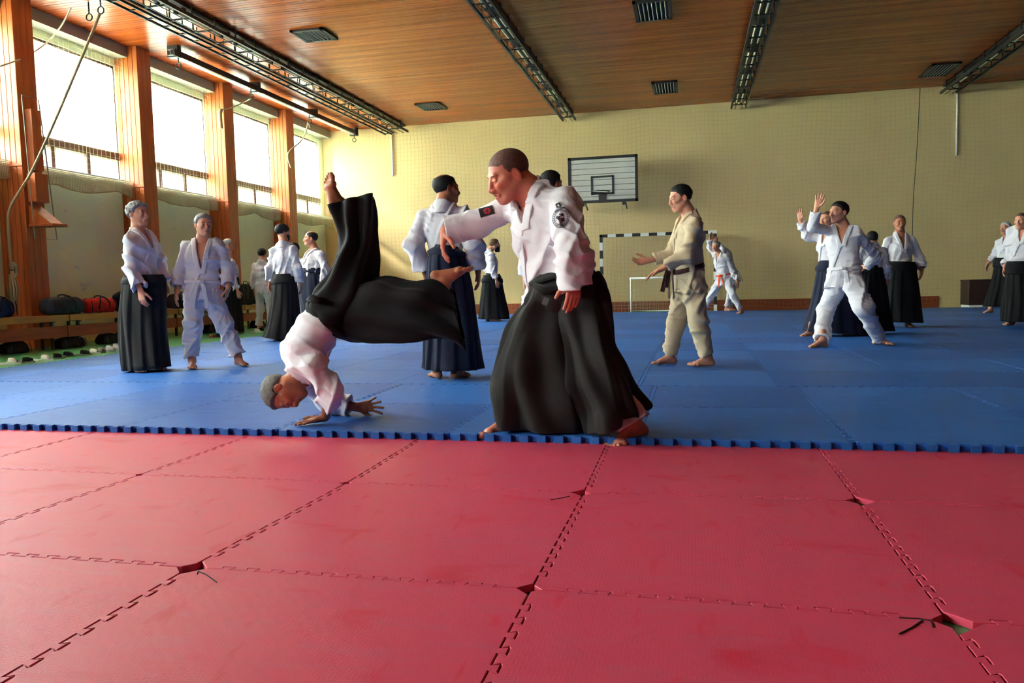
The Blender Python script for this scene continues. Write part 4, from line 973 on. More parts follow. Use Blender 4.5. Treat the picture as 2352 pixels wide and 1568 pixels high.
        if hakama_secs: secs = hakama_secs
        elif hak_rows: secs = px_secs(hak_rows, D, -TH)
        else:
            fm = (J['anL']+J['anR'])/2; fm = np.array([fm[0], fm[1], base[2]+hem*.6]); sp = .5*np.linalg.norm((J['anL']-J['anR'])*[1, 1, 0]); secs = []
            fsp = abs((J['anL']-J['anR'])@f)*.5; lsp = abs((J['anL']-J['anR'])@l)*.5
            for t, wl_, wf in ((-.10, .160, .122), (0, .166, .132), (.12, .178, .150), (.35, .186, .165), (.62, .198, .178), (.85, .212, .190), (1.0, .220, .198)):
                c = J['waist']-tu*.02+(fm-J['waist'])*t; e = max(t, 0)
                secs.append((c, tl*(wl_*hh*(girth if t < .5 else 1)*hem_w+lsp*e*.9), f*(wf*hh*(girth if t < .5 else 1)*hem_w+fsp*e*.9)))
        secs = [(np.array(a)-off, b_, c_) for a, b_, c_ in secs]
        hk = pleat_loft('hakama', secs, MAT[lmat], root, n=168 if q > 1 else 96, m=5, **(pl or dict(pleats=15, amp=(.003, .013))), ph=ph % 1)
        # ties round the waist and the stiff plate at the back
        t0 = secs[0]; t1 = secs[1]; c0 = t0[0]+(t1[0]-t0[0])*.15; c1 = t0[0]+(t1[0]-t0[0])*.75
        pleat_loft('waist_ties', [(c0, t0[1]*1.03, t0[2]*1.04), ((c0+c1)/2, t1[1]*1.035, t1[2]*1.04), (c1, t1[1]*1.03, t1[2]*1.035)], MAT[lmat], root, n=64, m=3, amp=(.001, .001), wob=.002)
        if hak_rows is None and hakama_secs is None:
            pl = MB(); bc = J['waist']+tu*.045*hh-tf*(.118*hh*girth+.006)-off
            for t, w_ in ((0, .10), (1, .062)): pass
            V = []
            for z_, w_ in ((-.05, .10), (.07, .065)):
                for xx in (-1, -.5, 0, .5, 1):
                    for dd in (0, -.007): V.append(bc+tu*z_*hh+tl*xx*w_*hh+tf*(dd-.02*xx*xx*-1.0))
            F = []
            for i in range(4):
                a = i*2; F += [(a, a+2, a+12, a+10), (a+1, a+11, a+13, a+3), (a, a+1, a+3, a+2), (a+10, a+12, a+13, a+11)]
            F += [(0, 10, 11, 1), (8, 9, 19, 18)]; mesh_obj('back_plate', V, F, MAT[lmat], root)
    if extra: extra(root, off, J, (tl, tf, tu), hfr)
    return root, J
def gp(x, y):
    p = onZ(x, y, ZB); return p if p[0] > -7.37 else onZ(x, y, ZF)
def YW(d): return math.radians(d)
# ------------------------------------------------------------------ the people
gA = 'people standing on the mats'
person('grey-haired man in white jacket and long black hakama, standing nearest the window wall', gp(335, 852), h=1.70, yaw=YW(58), hyaw=YW(70), hpitch=.02, hair='wavy', hmat='h_grey', q=2, lmat='hak_grey', stance=.09,
       ov={'head': (318, 492), 'neck': (318, 532), 'chest': (322, 570), 'waist': (330, 632), 'pelvis': (332, 660), 'shR': (300, 553), 'elR': (302, 618), 'wrR': (323, 668), 'haR': (331, 708), 'shL': (346, 550), 'elL': (368, 612), 'wrL': (378, 652), 'haL': (378, 692)},
       slr=1.12, girth=1.02, hak_rows=[(288, 634, 372, 630, .16), (284, 660, 376, 655, .175), (281, 710, 378, 705, .185), (283, 770, 381, 765, .19), (290, 850, 388, 842, .2)], hands={'R': dict(curl=.35)}, wrk=.9)
person('grey-haired man in white jacket and white trousers, deep open collar, feet apart', gp(492, 843), h=1.68, yaw=YW(12), hyaw=YW(38), hpitch=.05, hair='short', hmat='h_grey', q=2, lower='trousers', lmat='gi', skirt=.10, belt='gi', vdepth=.34, stance=.4,
       ov={'head': (468, 517), 'neck': (466, 554), 'chest': (465, 590), 'waist': (465, 640), 'pelvis': (466, 668), 'shR': (430, 566), 'elR': (412, 628), 'wrR': (406, 668), 'haR': (402, 705), 'shL': (502, 562), 'elL': (524, 622), 'wrL': (524, 662), 'haL': (517, 698),
           'hiR': (450, 675), 'hiL': (482, 675), 'knR': (442, 745), 'anR': (441, 828), 'toR': (442, 850), 'knL': (514, 742), 'anL': (548, 822), 'toL': (580, 836)}, slr=1.15, girth=1.0, tr=1.12, hem=.11)
person('bald man in a dark hakama standing at the mat edge behind the white-trousered man', gp(538, 766), h=1.76, yaw=YW(120), hair='bald', hmat='h_white', q=1, lmat='hak', ov={'head': (526, 561)})
person('dark-haired person all in white standing left of the man in the knit cap', gp(610, 760), h=1.72, yaw=YW(170), hair='short', hmat='h_blk', q=0, lower='trousers', lmat='gi', skirt=.12, belt='gi')
person('bearded man in a black knit cap seen from behind, black belt over his jacket', gp(655, 781), h=1.78, yaw=YW(165), hyaw=YW(130), hair='cap', hmat='knit', brd=('h_blk', .01), q=1, lmat='hak_grey',
       ov={'head': (650, 533), 'neck': (652, 560), 'shL': (631, 575), 'shR': (673, 572), 'elL': (620, 618), 'wrL': (620, 648), 'haL': (619, 668), 'elR': (683, 615), 'wrR': (690, 652), 'haR': (691, 678), 'waist': (655, 632)}, belt='belt_blk',
       hak_rows=[(630, 630, 676, 628, .17), (627, 660, 681, 655, .18), (622, 700, 686, 700, .2), (615, 745, 690, 745, .25), (608, 772, 692, 782, .28)])
person('young dark-haired person with an orange belt beside the smiling man', gp(684, 768), h=1.60, yaw=YW(-20), hair='full', hmat='h_blk', q=0, lower='trousers', lmat='gi2', skirt=.1, belt='belt_org')
def stick(root, off, J, ax, hf):
    b = MB(); a = J['wrR']-off; b.tube([a+UP*.25-TH*-.02, a-UP*.75], .013, 8); b.build('wooden_staff', MAT['bench'], root, smooth=True)
person('smiling balding man in white jacket and navy hakama facing the man in the knit cap', gp(724, 772), h=1.80, yaw=YW(-70), hyaw=YW(-75), hair='fringe', hmat='h_brn', q=1, lmat='hak_navy', girth=1.32, slr=1.2,
       ov={'head': (713, 548), 'neck': (723, 574), 'shL': (738, 585), 'elL': (748, 622), 'wrL': (745, 655), 'haL': (742, 680), 'wrR': (703, 655), 'haR': (700, 675), 'elR': (708, 622), 'shR': (716, 585)}, stub=.3)
person('tall man seen from behind in white jacket and navy hakama, bald crown, head turned aside', gp(1040, 868), h=1.76, yaw=YW(172), hyaw=YW(118), hair='fringe', hmat='h_blk', q=2, lmat='hak_navy', stance=.16, skin='skin_tan',
       ov={'head': (1026, 434), 'neck': (1018, 474), 'chest': (1020, 520), 'waist': (1025, 590), 'pelvis': (1030, 620), 'shL': (972, 498), 'elL': (952, 562), 'wrL': (975, 622), 'haL': (985, 665), 'shR': (1066, 492), 'elR': (1088, 560), 'wrR': (1098, 622), 'haR': (1100, 668),
           'anL': (1004, 850), 'toL': (985, 862), 'anR': (1050, 856), 'toR': (1092, 868)}, slr=1.25, girth=.90, sleeve=.9,
       hak_rows=[(1000, 562, 1056, 568, .19), (984, 592, 1070, 598, .20), (980, 650, 1084, 650, .19), (980, 720, 1094, 720, .19), (976, 790, 1102, 790, .2), (972, 846, 1108, 846, .21)])
person('bearded man in a black hakama standing alone near the far wall, facing the right', gp(1130, 737), h=1.84, yaw=YW(105), hyaw=YW(95), hair='short', hmat='h_lbrn', brd=('h_blk', .03), q=1, belt='belt_blk', belt_tilt=.3, stance=.14,
       ov={'head': (1137, 562)}, hak_rows=[(1110, 632, 1150, 632, .17), (1107, 655, 1155, 655, .19), (1103, 690, 1161, 690, .22), (1100, 716, 1167, 716, .26), (1099, 732, 1171, 732, .28)])
person('dark-haired man in white mostly hidden behind the thrower', gp(1268, 842), h=1.80, yaw=YW(160), hyaw=YW(130), hair='short', hmat='h_blk', q=1, lower='trousers', lmat='gi', skirt=.12, belt='gi',
       ov={'head': (1268, 424), 'neck': (1262, 462), 'shL': (1222, 490), 'elL': (1206, 570), 'wrL': (1207, 640), 'haL': (1208, 688), 'anL': (1196, 824), 'knL': (1202, 750), 'hiL': (1230, 680)}, sleeve=.85)
def obelt(root, off, J, ax, hf):
    b = MB(); p = [atD(1536, 612, 6.9)-off, atD(1528, 640, 6.9)-off, atD(1521, 670, 6.9)-off]; q_ = [atD(1536, 612, 6.9)-off, atD(1534, 635, 6.88)-off, atD(1530, 660, 6.88)-off]
    for P in (p, q_):
        for i in range(2): b.bar(P[i], P[i+1], .04, .007, up=tuple(TH))
    b.build('belt_tail', MAT['belt_brown'], root, bevel=.003)
person('man in a beige jacket with a brown belt holding both open hands forward', gp(1568, 840), h=1.69, yaw=YW(-72), hyaw=YW(-80), hpitch=.22, hair='short', hmat='h_blk', q=2, gi='gi_beige', lower='trousers', lmat='gi_beige', skirt=.13, belt='belt_brown', belt_tilt=.28, girth=1.05,
       ov={'head': (1562, 455), 'neck': (1583, 494), 'chest': (1582, 540), 'waist': (1580, 608), 'pelvis': (1582, 640), 'shL': (1596, 515, -.18), 'elL': (1575, 585, -.25), 'wrL': (1518, 618, -.22), 'haL': (1478, 640, -.2), 'shR': (1565, 512, .16), 'elR': (1540, 585, .2), 'wrR': (1490, 598, .2), 'haR': (1446, 606, .18),
           'hiL': (1592, 650, -.08), 'knL': (1604, 745, -.1), 'anL': (1624, 828, -.1), 'toL': (1588, 842, -.1), 'hiR': (1572, 650, .08), 'knR': (1553, 745, .12), 'anR': (1538, 826, .15), 'toR': (1488, 838, .15)},
       sleeve=.78, slr=1.02, hands={'L': dict(n=-UP*.8-RH*.2, thumb=-TH*-1.0, curl=.2, spread=.3, ti=.1), 'R': dict(n=UP*.5+TH*.6, thumb=UP-TH*.2, curl=.3, spread=.2)}, extra=obelt, ruddy=.1, tr=1.08, hem=.08)
person('man with an orange belt lunging under a raised arm beside the striped goal', gp(1660, 720), h=1.72, yaw=YW(-45), hair='full', hmat='h_grey', q=0, lower='trousers', lmat='gi', skirt=.12, belt='belt_org', stance=.5,
       ov={'head': (1644, 566), 'neck': (1652, 582), 'chest': (1655, 600), 'waist': (1661, 628), 'pelvis': (1662, 642), 'shL': (1668, 588), 'elL': (1682, 622), 'wrL': (1693, 646), 'haL': (1697, 660), 'shR': (1641, 585), 'elR': (1630, 565), 'wrR': (1631, 548), 'haR': (1633, 533),
           'hiR': (1655, 645), 'hiL': (1669, 645), 'knR': (1635, 675), 'anR': (1618, 706), 'toR': (1608, 714), 'knL': (1684, 680), 'anL': (1703, 711), 'toL': (1690, 717)})
person('partner in white bending behind the man with the orange belt', gp(1674, 714), h=1.72, yaw=YW(60), hair='full', hmat='h_lbrn', q=0, lower='trousers', lmat='gi', skirt=.12, belt='gi', 
       ov={'head': (1640, 549), 'neck': (1652, 562), 'chest': (1668, 585), 'waist': (1682, 625), 'pelvis': (1682, 640), 'shL': (1650, 570), 'shR': (1660, 572)})
person('man all in white with a white belt raising one hand, legs wide apart', gp(1925, 795), h=1.74, yaw=YW(-38), hyaw=YW(-68), hpitch=.0, hair='short', hmat='h_blk', q=2, lower='trousers', lmat='gi', skirt=.12, belt='gi', stance=.5,
       ov={'head': (1926, 488), 'neck': (1938, 524), 'chest': (1936, 555), 'waist': (1940, 610), 'pelvis': (1940, 636), 'shR': (1906, 530, .05), 'elR': (1866, 522, -.05), 'wrR': (1876, 478, -.1), 'haR': (1886, 438, -.1), 'shL': (1968, 534, -.1), 'elL': (2012, 588, .1), 'wrL': (1990, 612, .3), 'haL': (1968, 618, .4),
           'hiR': (1928, 642), 'hiL': (1952, 642), 'knR': (1896, 715), 'anR': (1888, 785, -.1), 'toR': (1848, 798, -.15), 'knL': (1984, 706), 'anL': (2018, 782, .05), 'toL': (2048, 796, -.05)},
       slr=1.0, sleeve=.85, hands={'R': dict(n=TH*.7-RH*.5, thumb=RH*1.0, curl=.12, spread=.25)}, tr=1.15, stub=.5, hem=.065)
person('man in a navy hakama lifting his hand, hidden behind the man all in white', gp(1912, 771), h=1.68, yaw=YW(-60), hair='shaved', hmat='h_buzz', q=1, lmat='hak_navy', stance=.5,
       ov={'head': (1899, 505), 'neck': (1905, 530), 'shR': (1885, 545), 'elR': (1856, 545), 'wrR': (1838, 505), 'haR': (1834, 468), 'anR': (1862, 764, -.05), 'toR': (1845, 770, -.08), 'anL': (1962, 766, .0), 'toL': (1945, 774, -.05)},
       hak_rows=[(1884, 598, 1928, 600, .16), (1878, 630, 1940, 630, .18), (1868, 680, 1962, 680, .2), (1856, 730, 1978, 730, .24), (1846, 760, 1990, 768, .26)], hands={'R': dict(n=TH*.6-RH*.6, thumb=RH, curl=.12, spread=.2)}, sleeve=.88)
person('dark-haired person in a black hakama standing behind the man all in white', gp(2002, 766), h=1.42, yaw=YW(165), hair='short', hmat='h_blk', q=1, lmat='hak', ov={'head': (2003, 548)})
person('nearly bald man in white jacket and black hakama facing the camera, arms hanging', gp(2066, 751), h=1.76, yaw=YW(-5), hyaw=YW(-14), hpitch=.08, hair='shaved', hmat='h_buzz', q=2, lmat='hak', vdepth=.28, skin='skin_tan', stance=.3,
       ov={'head': (2067, 512), 'neck': (2067, 536), 'shR': (2039, 554), 'elR': (2026, 592), 'wrR': (2016, 622), 'haR': (2012, 645), 'shL': (2094, 552), 'elL': (2112, 592), 'wrL': (2117, 622), 'haL': (2113, 646), 'anR': (2040, 742), 'toR': (2034, 752), 'anL': (2086, 742), 'toL': (2100, 752), 'waist': (2066, 606)},
       slr=1.15, girth=1.04, hak_rows=[(2035, 600, 2098, 602, .18), (2030, 630, 2102, 630, .19), (2024, 670, 2107, 670, .21), (2020, 710, 2111, 710, .24), (2017, 738, 2114, 740, .26)], stub=.3)
person('white-haired man in a black hakama stepping forward near the dark boxes', gp(2296, 720), h=1.76, yaw=YW(-60), hyaw=YW(-65), hair='short', hmat='h_white', q=1, lmat='hak', stance=.32,
       ov={'head': (2309, 524), 'neck': (2316, 544), 'elR': (2285, 585), 'wrR': (2269, 606), 'haR': (2262, 625), 'anR': (2274, 714), 'toR': (2252, 722)},
       hak_rows=[(2288, 592, 2334, 594, .17), (2284, 620, 2337, 620, .16), (2276, 660, 2342, 660, .2), (2264, 704, 2346, 704, .22)])
person('cropped-haired man in a black hakama cut by the right edge of the picture', gp(2345, 747), h=1.78, yaw=YW(-50), hyaw=YW(-55), hair='buzz', hmat='h_buzz', q=1, lmat='hak', vdepth=.28,
       ov={'head': (2345, 508), 'elR': (2318, 590), 'wrR': (2308, 612), 'haR': (2303, 640)}, hak_rows=[(2318, 600, 2380, 600, .18), (2314, 640, 2382, 640, .18), (2310, 690, 2386, 690, .22), (2306, 738, 2390, 738, .24)])
person('light-brown-haired person in white near the far corner, hand outstretched', gp(884, 724), h=1.62, yaw=YW(110), hair='full', hmat='h_lbrn', q=0, ov={'head': (886, 592), 'elR': (895, 625), 'wrR': (908, 614), 'haR': (915, 612)})
person('person in white standing behind the light-brown-haired one near the far corner', gp(897, 721), h=1.70, yaw=YW(40), hair='short', hmat='h_brn', q=0, ov={'head': (895, 585)})
person('person with folded arms in a black hakama near the far corner', gp(938, 724), h=1.78, yaw=YW(-50), hair='short', hmat='h_brn', q=0, ov={'elL': (946, 606), 'wrL': (932, 606), 'haL': (922, 604), 'elR': (922, 606), 'wrR': (935, 602), 'haR': (945, 602)})

# ---- the thrower
def thrower_extra(root, off, J, ax, hf):
    # knot of the hakama ties and a tag below the waist
    D = DA-.17; b = MB()
    k0 = atD(1232, 662, D)-off; k1 = atD(1262, 700, D-.02)-off
    b.tube([atD(1225, 655, D)-off, atD(1250, 668, D-.03)-off, atD(1285, 662, D-.03)-off], [.016, .026, .018], 10); b.build('tie_knot', MAT['hak_grey'], root, smooth=True)
    b = MB(); b.bar(atD(1256, 684, D-.06)-off, atD(1250, 700, D-.065)-off, .028, .006, up=tuple(TH)); b.build('tie_tag', mk('grey_tag', srgb(110, 110, 112), .8), root)
    # badges printed on the near sleeve and the far sleeve
    dg = bpy.context.evaluated_depsgraph_get(); jk = [o for o in root.children if o.name.startswith('jacket')][0]
    bv = BVHTree.FromPolygons([tuple(v.co) for v in jk.data.vertices], [tuple(p.vertices) for p in jk.data.polygons])
    def proj(polys, name, mat, cx, cy, D0, label=None, rotd=0, push=.0035):
        """flat print laid on the cloth: 2D polygons in metres around the pixel, cast on the sleeve"""
        b = MB(); c = atD(cx, cy, D0)-off; d = nrm(ray(cx, cy)); r_ = nrm(RH-d*(RH@d)); u_ = np.cross(r_, d); ca, sa = math.cos(rotd), math.sin(rotd)
        for P in polys:
            Q = []
            for x, y in P:
                p = c+(r_*(x*ca-y*sa)+u_*(x*sa+y*ca)); hit = bv.ray_cast(Vector(p-d*.6), Vector(d)); 
                if hit[0] is None: Q = None; break
                Q.append(np.array(hit[0])+np.array(hit[1])*push*(1 if Vector(hit[1]).dot(Vector(d)) < 0 else -1))
            if Q: b.add(Q, [tuple(range(len(Q)))])
        if b.v: b.build(name, mat, root, label=label)
    def ring(r0, r1, n=40, a0=0, a1=2*PI, sx=1.0):
        out = []
        for k in range(n):
            a, c = a0+(a1-a0)*k/n, a0+(a1-a0)*(k+1)/n; out.append([(r0*math.cos(a)*sx, r0*math.sin(a)), (r1*math.cos(a)*sx, r1*math.sin(a)), (r1*math.cos(c)*sx, r1*math.sin(c)), (r0*math.cos(c)*sx, r0*math.sin(c))])
        return out
    bx_, by_, DD = 1289, 500, DA-.2
    sx = .80
    marks = ring(.0475, .0505, sx=sx)+ring(.0345, .0365, sx=sx)
    for k in range(26):                       # tiny illegible letters round the ring
        if k in (6, 7, 19): continue
        a = 2*PI*k/26; marks += ring(.0385, .0445, 2, a, a+.10, sx); marks += ring(.0385, .041, 2, a+.10, a+.15, sx)
    rr = random.Random(5)
    marks += [[(-.022, .004), (-.016, .004), (-.016, -.012), (-.022, -.012)], [(-.012, .006), (-.008, .006), (-.006, -.014), (-.012, -.014)], [(-.002, -.004), (.016, -.001), (.020, -.014), (.004, -.020)], [(.008, .002), (.015, .001), (.018, -.003), (.008, -.004)], [(-.004, .020), (.006, .022), (.010, .010), (-.006, .008)],
              [(-.02, -.018), (.002, -.022), (.002, -.025), (-.02, -.022)], [(-.012, .016), (-.006, .018), (-.007, .011), (-.013, .010)]]
    proj(marks, 'round_badge', MAT['ink'], bx_, by_, DD, 'round dark blue badge print on the sleeve', -.25)
    lg = [[(-.011, .011), (.011, .011), (.011, .004), (-.011, .004)], [(-.011, .004), (-.004, .004), (-.006, -.010), (-.011, -.010)], [(.003, .004), (.011, .004), (.011, -.010), (.005, -.010)], [(-.006, -.006), (.006, -.006), (.006, -.010), (-.006, -.010)]]
    for k in range(9): x = -.026+.0058*k; lg.append([(x, -.019), (x+.004, -.019), (x+.004, -.0245+.002*(k % 2)), (x, -.0245)])
    proj(lg, 'sleeve_logo', MAT['foam_in'], 1283, 472, DD, 'small black logo with a line of lettering', .38)
    pb = [[(-.04, -.022), (.04, -.022), (.04, .024), (-.04, .024)]]
    gx = [[(-.04+.01*i, -.022+.0115*j), (-.03+.01*i, -.022+.0115*j), (-.03+.01*i, -.0105+.0115*j), (-.04+.01*i, -.0105+.0115*j)] for i in range(8) for j in range(4)]
    proj(gx, 'shoulder_patch', MAT['foam_in'], 1118, 486, DA+.1, 'black shoulder patch', .25)
    pet = []
    for k in range(9):
        a = 2*PI*k/9; pet.append([(.004*math.cos(a)+.004, .004*math.sin(a)), (.018*math.cos(a-.22)+.004, .015*math.sin(a-.22)), (.022*math.cos(a)+.004, .018*math.sin(a)), (.018*math.cos(a+.22)+.004, .015*math.sin(a+.22))])
    proj(pet, 'red_flower_print', MAT['ink_red'], 1118, 486, DA+.1, 'red flower on the patch', .25, .007)
    legA = [(1217, 648, 1318, 648, .16, .02), (1208, 685, 1330, 682, .19, .03), (1190, 715, 1335, 712, .2, .05), (1163, 760, 1332, 758, .22, .04), (1147, 810, 1330, 810, .23, .03), (1141, 865, 1332, 862, .24, .02), (1139, 915, 1338, 912, .24, 0), (1141, 955, 1345, 952, .22, 0), (1150, 978, 1345, 978, .20, 0)]
    legB = [(1270, 650, 1374, 622, .16, -.02), (1278, 695, 1393, 665, .19, -.05), (1284, 745, 1404, 730, .2, -.08), (1290, 800, 1414, 790, .21, -.10), (1298, 855, 1437, 838, .22, -.12), (1308, 905, 1460, 885, .22, -.14), (1322, 950, 1474, 922, .20, -.16), (1334, 992, 1474, 945, .17, -.17)]
    for R_, ph in ((legA, .15), (legB, .6)):
        pleat_loft('hakama_leg', [(a-off, b, c) for a, b, c in px_secs(R_, DA, -TH)], MAT['hak_grey'], root, n=200, m=6, pleats=7, amp=(.004, .022), wob=.03, fold=.012, ph=ph)
    # white trouser hem showing at the rear ankle
    a0, k0 = J['anL'], J['knL']; dr = nrm(a0-k0); c0 = a0+dr*-.015; secs = []
    for t, r in ((-.16, .066), (-.11, .076), (-.05, .085), (.02, .092)):
        c = c0+dr*t-off; x_ = nrm(np.cross(dr, TH)); y_ = nrm(np.cross(dr, x_)); secs.append((c, x_*r, y_*r*.85))
    pleat_loft('trouser_hem', secs, MAT['gi'], root, n=64, m=4, pleats=5, amp=(.002, .004), wob=.008)
DA = float((gp(1150, 985)-CC)@HF)
NV = {'head': (1167, 403, -.02), 'neck': (1218, 440, 0), 'chest': (1252, 525, 0), 'waist': (1278, 625, 0), 'pelvis': (1292, 668, 0),
      'shL': (1298, 458, -.14), 'elL': (1312, 560, -.28), 'wrL': (1322, 640, -.28), 'haL': (1314, 700, -.28), 'shR': (1172, 470, .15), 'elR': (1100, 514, .20), 'wrR': (1022, 530, .20), 'haR': (1016, 580, .18),
      'hiL': (1310, 690, -.08), 'knL': (1372, 845, -.15), 'anL': (1452, 972, -.24), 'toL': (1428, 1012, -.28), 'hiR': (1262, 690, .08), 'knR': (1188, 830, .02), 'anR': (1166, 962, .0), 'toR': (1132, 984, -.04)}
person('heavy-set man with cropped hair and sleeve badge, bending forward to throw his partner', np.array([*(gp(1290, 990)[:2]), ZB]), D=DA, h=1.86, yaw=YW(-55), hyaw=YW(-72), hpitch=.42, hroll=-.06, hair='buzz', hmat='h_buzz', q=3, skin='skin_red', lmat='hak_grey',
       ov=NV, hs=1.13, vdepth=.16, sleeve={'L': 1.26, 'R': 1.0}, slr=1.22, girth=1.18, jaw=1.13, nr=.066, ruddy=.3, stub=.35, wrk=1.0, footdn={'L': nrm(-UP*.9+RH*.25), 'R': -UP},
       hands={'L': dict(n=-TH*.9-RH*.3, thumb=-RH*.9+TH*.5, curl=.26, spread=-.02, sz=.96, ti=.2), 'R': dict(n=RH*.9-TH*.1, thumb=TH*.5+RH*.6, curl=.32, spread=.05, sz=1.0, ti=.6)},
       hak_rows=[(1224, 632, 1354, 592, .15), (1218, 664, 1366, 620, .18), (1207, 692, 1382, 662, .19), (1220, 715, 1376, 700, .15), (1250, 730, 1350, 725, .07)], pl=dict(pleats=11, amp=(.003, .012)), extra=thrower_extra)
# ---- the man being thrown, upside down on one hand
DU = float((gp(705, 978)-CC)@HF)
def uke_extra(root, off, J, ax, hf):
    rows = [(806, 650, 786, 775, .13, -.02), (860, 642, 850, 783, .15, -.06), (920, 645, 920, 784, .16, -.10), (985, 652, 988, 775, .16, -.12), (1032, 668, 1050, 790, .15, -.12), (1046, 680, 1068, 800, .14, -.12)]
    secs = [(a-off, b, c) for a, b, c in px_secs(rows, DU+.12, None if False else -TH)]
    pleat_loft('hakama_leg', secs, MAT['hak'], root, n=160, m=5, pleats=5, amp=(.004, .014), wob=.03, fold=.014)
    b = MB(); b.tube([atD(708, 688, DU)-off, atD(718, 684, DU-.1)-off, atD(735, 692, DU-.12)-off], [.012, .02, .014], 8); b.build('tie_knot', MAT['hak'], root, smooth=True)
UU = -RH*.86-UP*.47; UF = RH*.45-UP*.84+TH*.28; UU = nrm(UU); UF = nrm(UF-UU*(UF@UU)); UL = np.cross(UU, UF)
UV = {'head': (652, 899, .02), 'neck': (697, 862, .06), 'chest': (706, 800, .08), 'waist': (744, 734, .10), 'pelvis': (772, 690, .12), 'shL': (722, 842, -.10), 'elL': (764, 896, -.10), 'wrL': (746, 958, 0, ZB+.036), 'haL': (670, 979, 0, ZB+.004),
      'shR': (700, 870, .26), 'elR': (752, 925, .38), 'wrR': (822, 935, .34), 'haR': (890, 926, .30),
      'hiL': (800, 708, .02), 'knL': (920, 728, -.02), 'anL': (1020, 650, -.02), 'toL': (1098, 660, -.02), 'hiR': (790, 675, .2), 'knR': (828, 545, .2), 'anR': (781, 468, .2), 'toR': (768, 395, .2)}
person('grey-haired man in white jacket and black hakama thrown upside down, balancing on one hand', np.array([*(gp(760, 990)[:2]), ZB]), D=DU, h=1.68, yaw=0, up=(UL, UF, UU), hair='short', hmat='h_salt', q=3, skin='skin_tan', lmat='hak', ov=UV, stub=.8, pl=dict(pleats=5, amp=(.004, .014), wob=.03, fold=.012), vdepth=.12,
       sleeve={'L': .42, 'R': .74}, slr=1.05, girth=1.08, wrk=.85, footdn={'L': nrm(UP*.9-RH*.1), 'R': nrm(-RH*.6+TH*.7)}, hs=1.0,
       hands={'L': dict(n=-UP, thumb=-TH, curl=.0, spread=.10, ti=-.25), 'R': dict(n=TH*.9-UP*.1, thumb=-UP, curl=.08, spread=.42, ti=.0)},
       hakama_secs=px_secs([(704, 712, 795, 782, .14, .1), (716, 686, 812, 764, .16, .1), (736, 655, 860, 700, .18, .12), (772, 605, 864, 620, .18, .15), (792, 560, 866, 565, .17, .18), (780, 515, 865, 515, .17, .2), (769, 474, 862, 450, .17, .2)], DU, -TH), extra=uke_extra)
# ------------------------------------------------------------------ bags, shoes and small things
def rbox(c, half, r, h, wob=.006, ph=0, sag=0, taper=0):
    v = Vol(np.array(c)-np.array(half)-.03, np.array(c)+np.array(half)+.03, h); sl, X, Y, Z = v.full()
    x, y, z = X-c[0], Y-c[1], Z-c[2]; z = z+sag*np.cos(y/half[1]*1.4)*0+sag*((y/half[1])**2)*(z > -half[2]*.5)
    t = 1-taper*np.clip((z+half[2])/(2*half[2]), 0, 1)
    q = [np.abs(x)/t-half[0]+r, np.abs(y)/(1-.3*(1-t))-half[1]+r, np.abs(z)-half[2]+r]
    q = np.broadcast_arrays(*q); d = np.sqrt(sum(np.maximum(k, 0)**2 for k in q))+np.minimum(np.maximum(np.maximum(q[0], q[1]), q[2]), 0)-r
    d = d-wob*(np.sin(y*22+ph)*np.sin(z*26+x*14)+.6*np.sin(y*41+z*30+ph)); v.a[:] = d; return v.mesh()
def bag(label, y0, y1, z0, z1, x0, x1, mat, hmat, handle='loop', group=None, taper=.15, name='duffel_bag', cat='bag', zipc=None):
    g = empty(name, ((x0+x1)/2, (y0+y1)/2, z0), label=label, cat=cat, group=group); off = np.array(g.location); c = np.array([0, 0, (z1-z0)/2])
    m = rbox(c, ((x1-x0)/2, (y1-y0)/2, (z1-z0)/2), min(x1-x0, z1-z0)*.38, .011, ph=y0*7, sag=.02, taper=taper); nets_obj('body', [m], mat, g)
    L = (y1-y0)/2; H = z1-z0; xh = (x1-x0)/2
    b = MB(); b.tube([(0, -L*.9, H*.93), (.0, -L*.3, H*1.005), (0, L*.3, H*1.005), (0, L*.9, H*.93)], .006, 5); b.build('zip', zipc or MAT['dark'], g)
    if handle == 'loop':
        for s in (-1, 1):
            b = MB(); P = [(xh*.95, s*L*.0-L*.35, H*.25), (xh*1.02, -L*.30, H*.75), (xh*.7, -L*.1, H*1.05), (xh*.75, L*.12, H*1.02), (xh*1.02, L*.30, H*.72), (xh*.95, L*.35, H*.25)] if s > 0 else [(xh*.3, -L*.35, H*.95), (xh*.1, -L*.2, H*1.12), (xh*.1, L*.15, H*1.12), (xh*.3, L*.33, H*.95)]
            Q = catmull([np.array(p) for p in P], 4); b.tube(Q, .011, 6); b.build('handle', hmat, g, smooth=True)
    for s in (-1, 1):
        b = MB(); P = [(xh*1.0, s*L*.86, H*.1), (xh*1.02, s*L*.84, H*.5), (xh*.85, s*L*.82, H*.85)]; b.tube(P, .007, 5); b.build('piping', hmat, g, smooth=True)
    return g
BM = lambda n, c: mk(n, c, .7, .3, noise=(8, .25), bump=(90, .3, .003))
zs = .522
bag('large dark blue-grey duffel bag on the bench beside the nearest column', 9.95, 10.70, zs, .79, -9.88, -9.58, BM('duffel_navy', srgb(44, 58, 70)), BM('webbing', srgb(28, 32, 36)))
bag('red sports bag with black handles on the bench', 10.76, 11.42, zs, .765, -9.88, -9.60, BM('bag_red', srgb(206, 30, 30)), MAT['belt_blk'])
bag('black backpack on the bench behind the long-haired man in the black hakama' if False else 'black bag on the bench just past the red sports bag', 11.52, 11.95, zs, .86, -9.88, -9.62, MAT['belt_blk'], MAT['belt_blk'])
bag('blue bag on the bench at the left edge of the picture', 8.95, 9.38, zs, .79, -9.88, -9.6, BM('bag_blue', srgb(26, 44, 98)), MAT['belt_blk'])
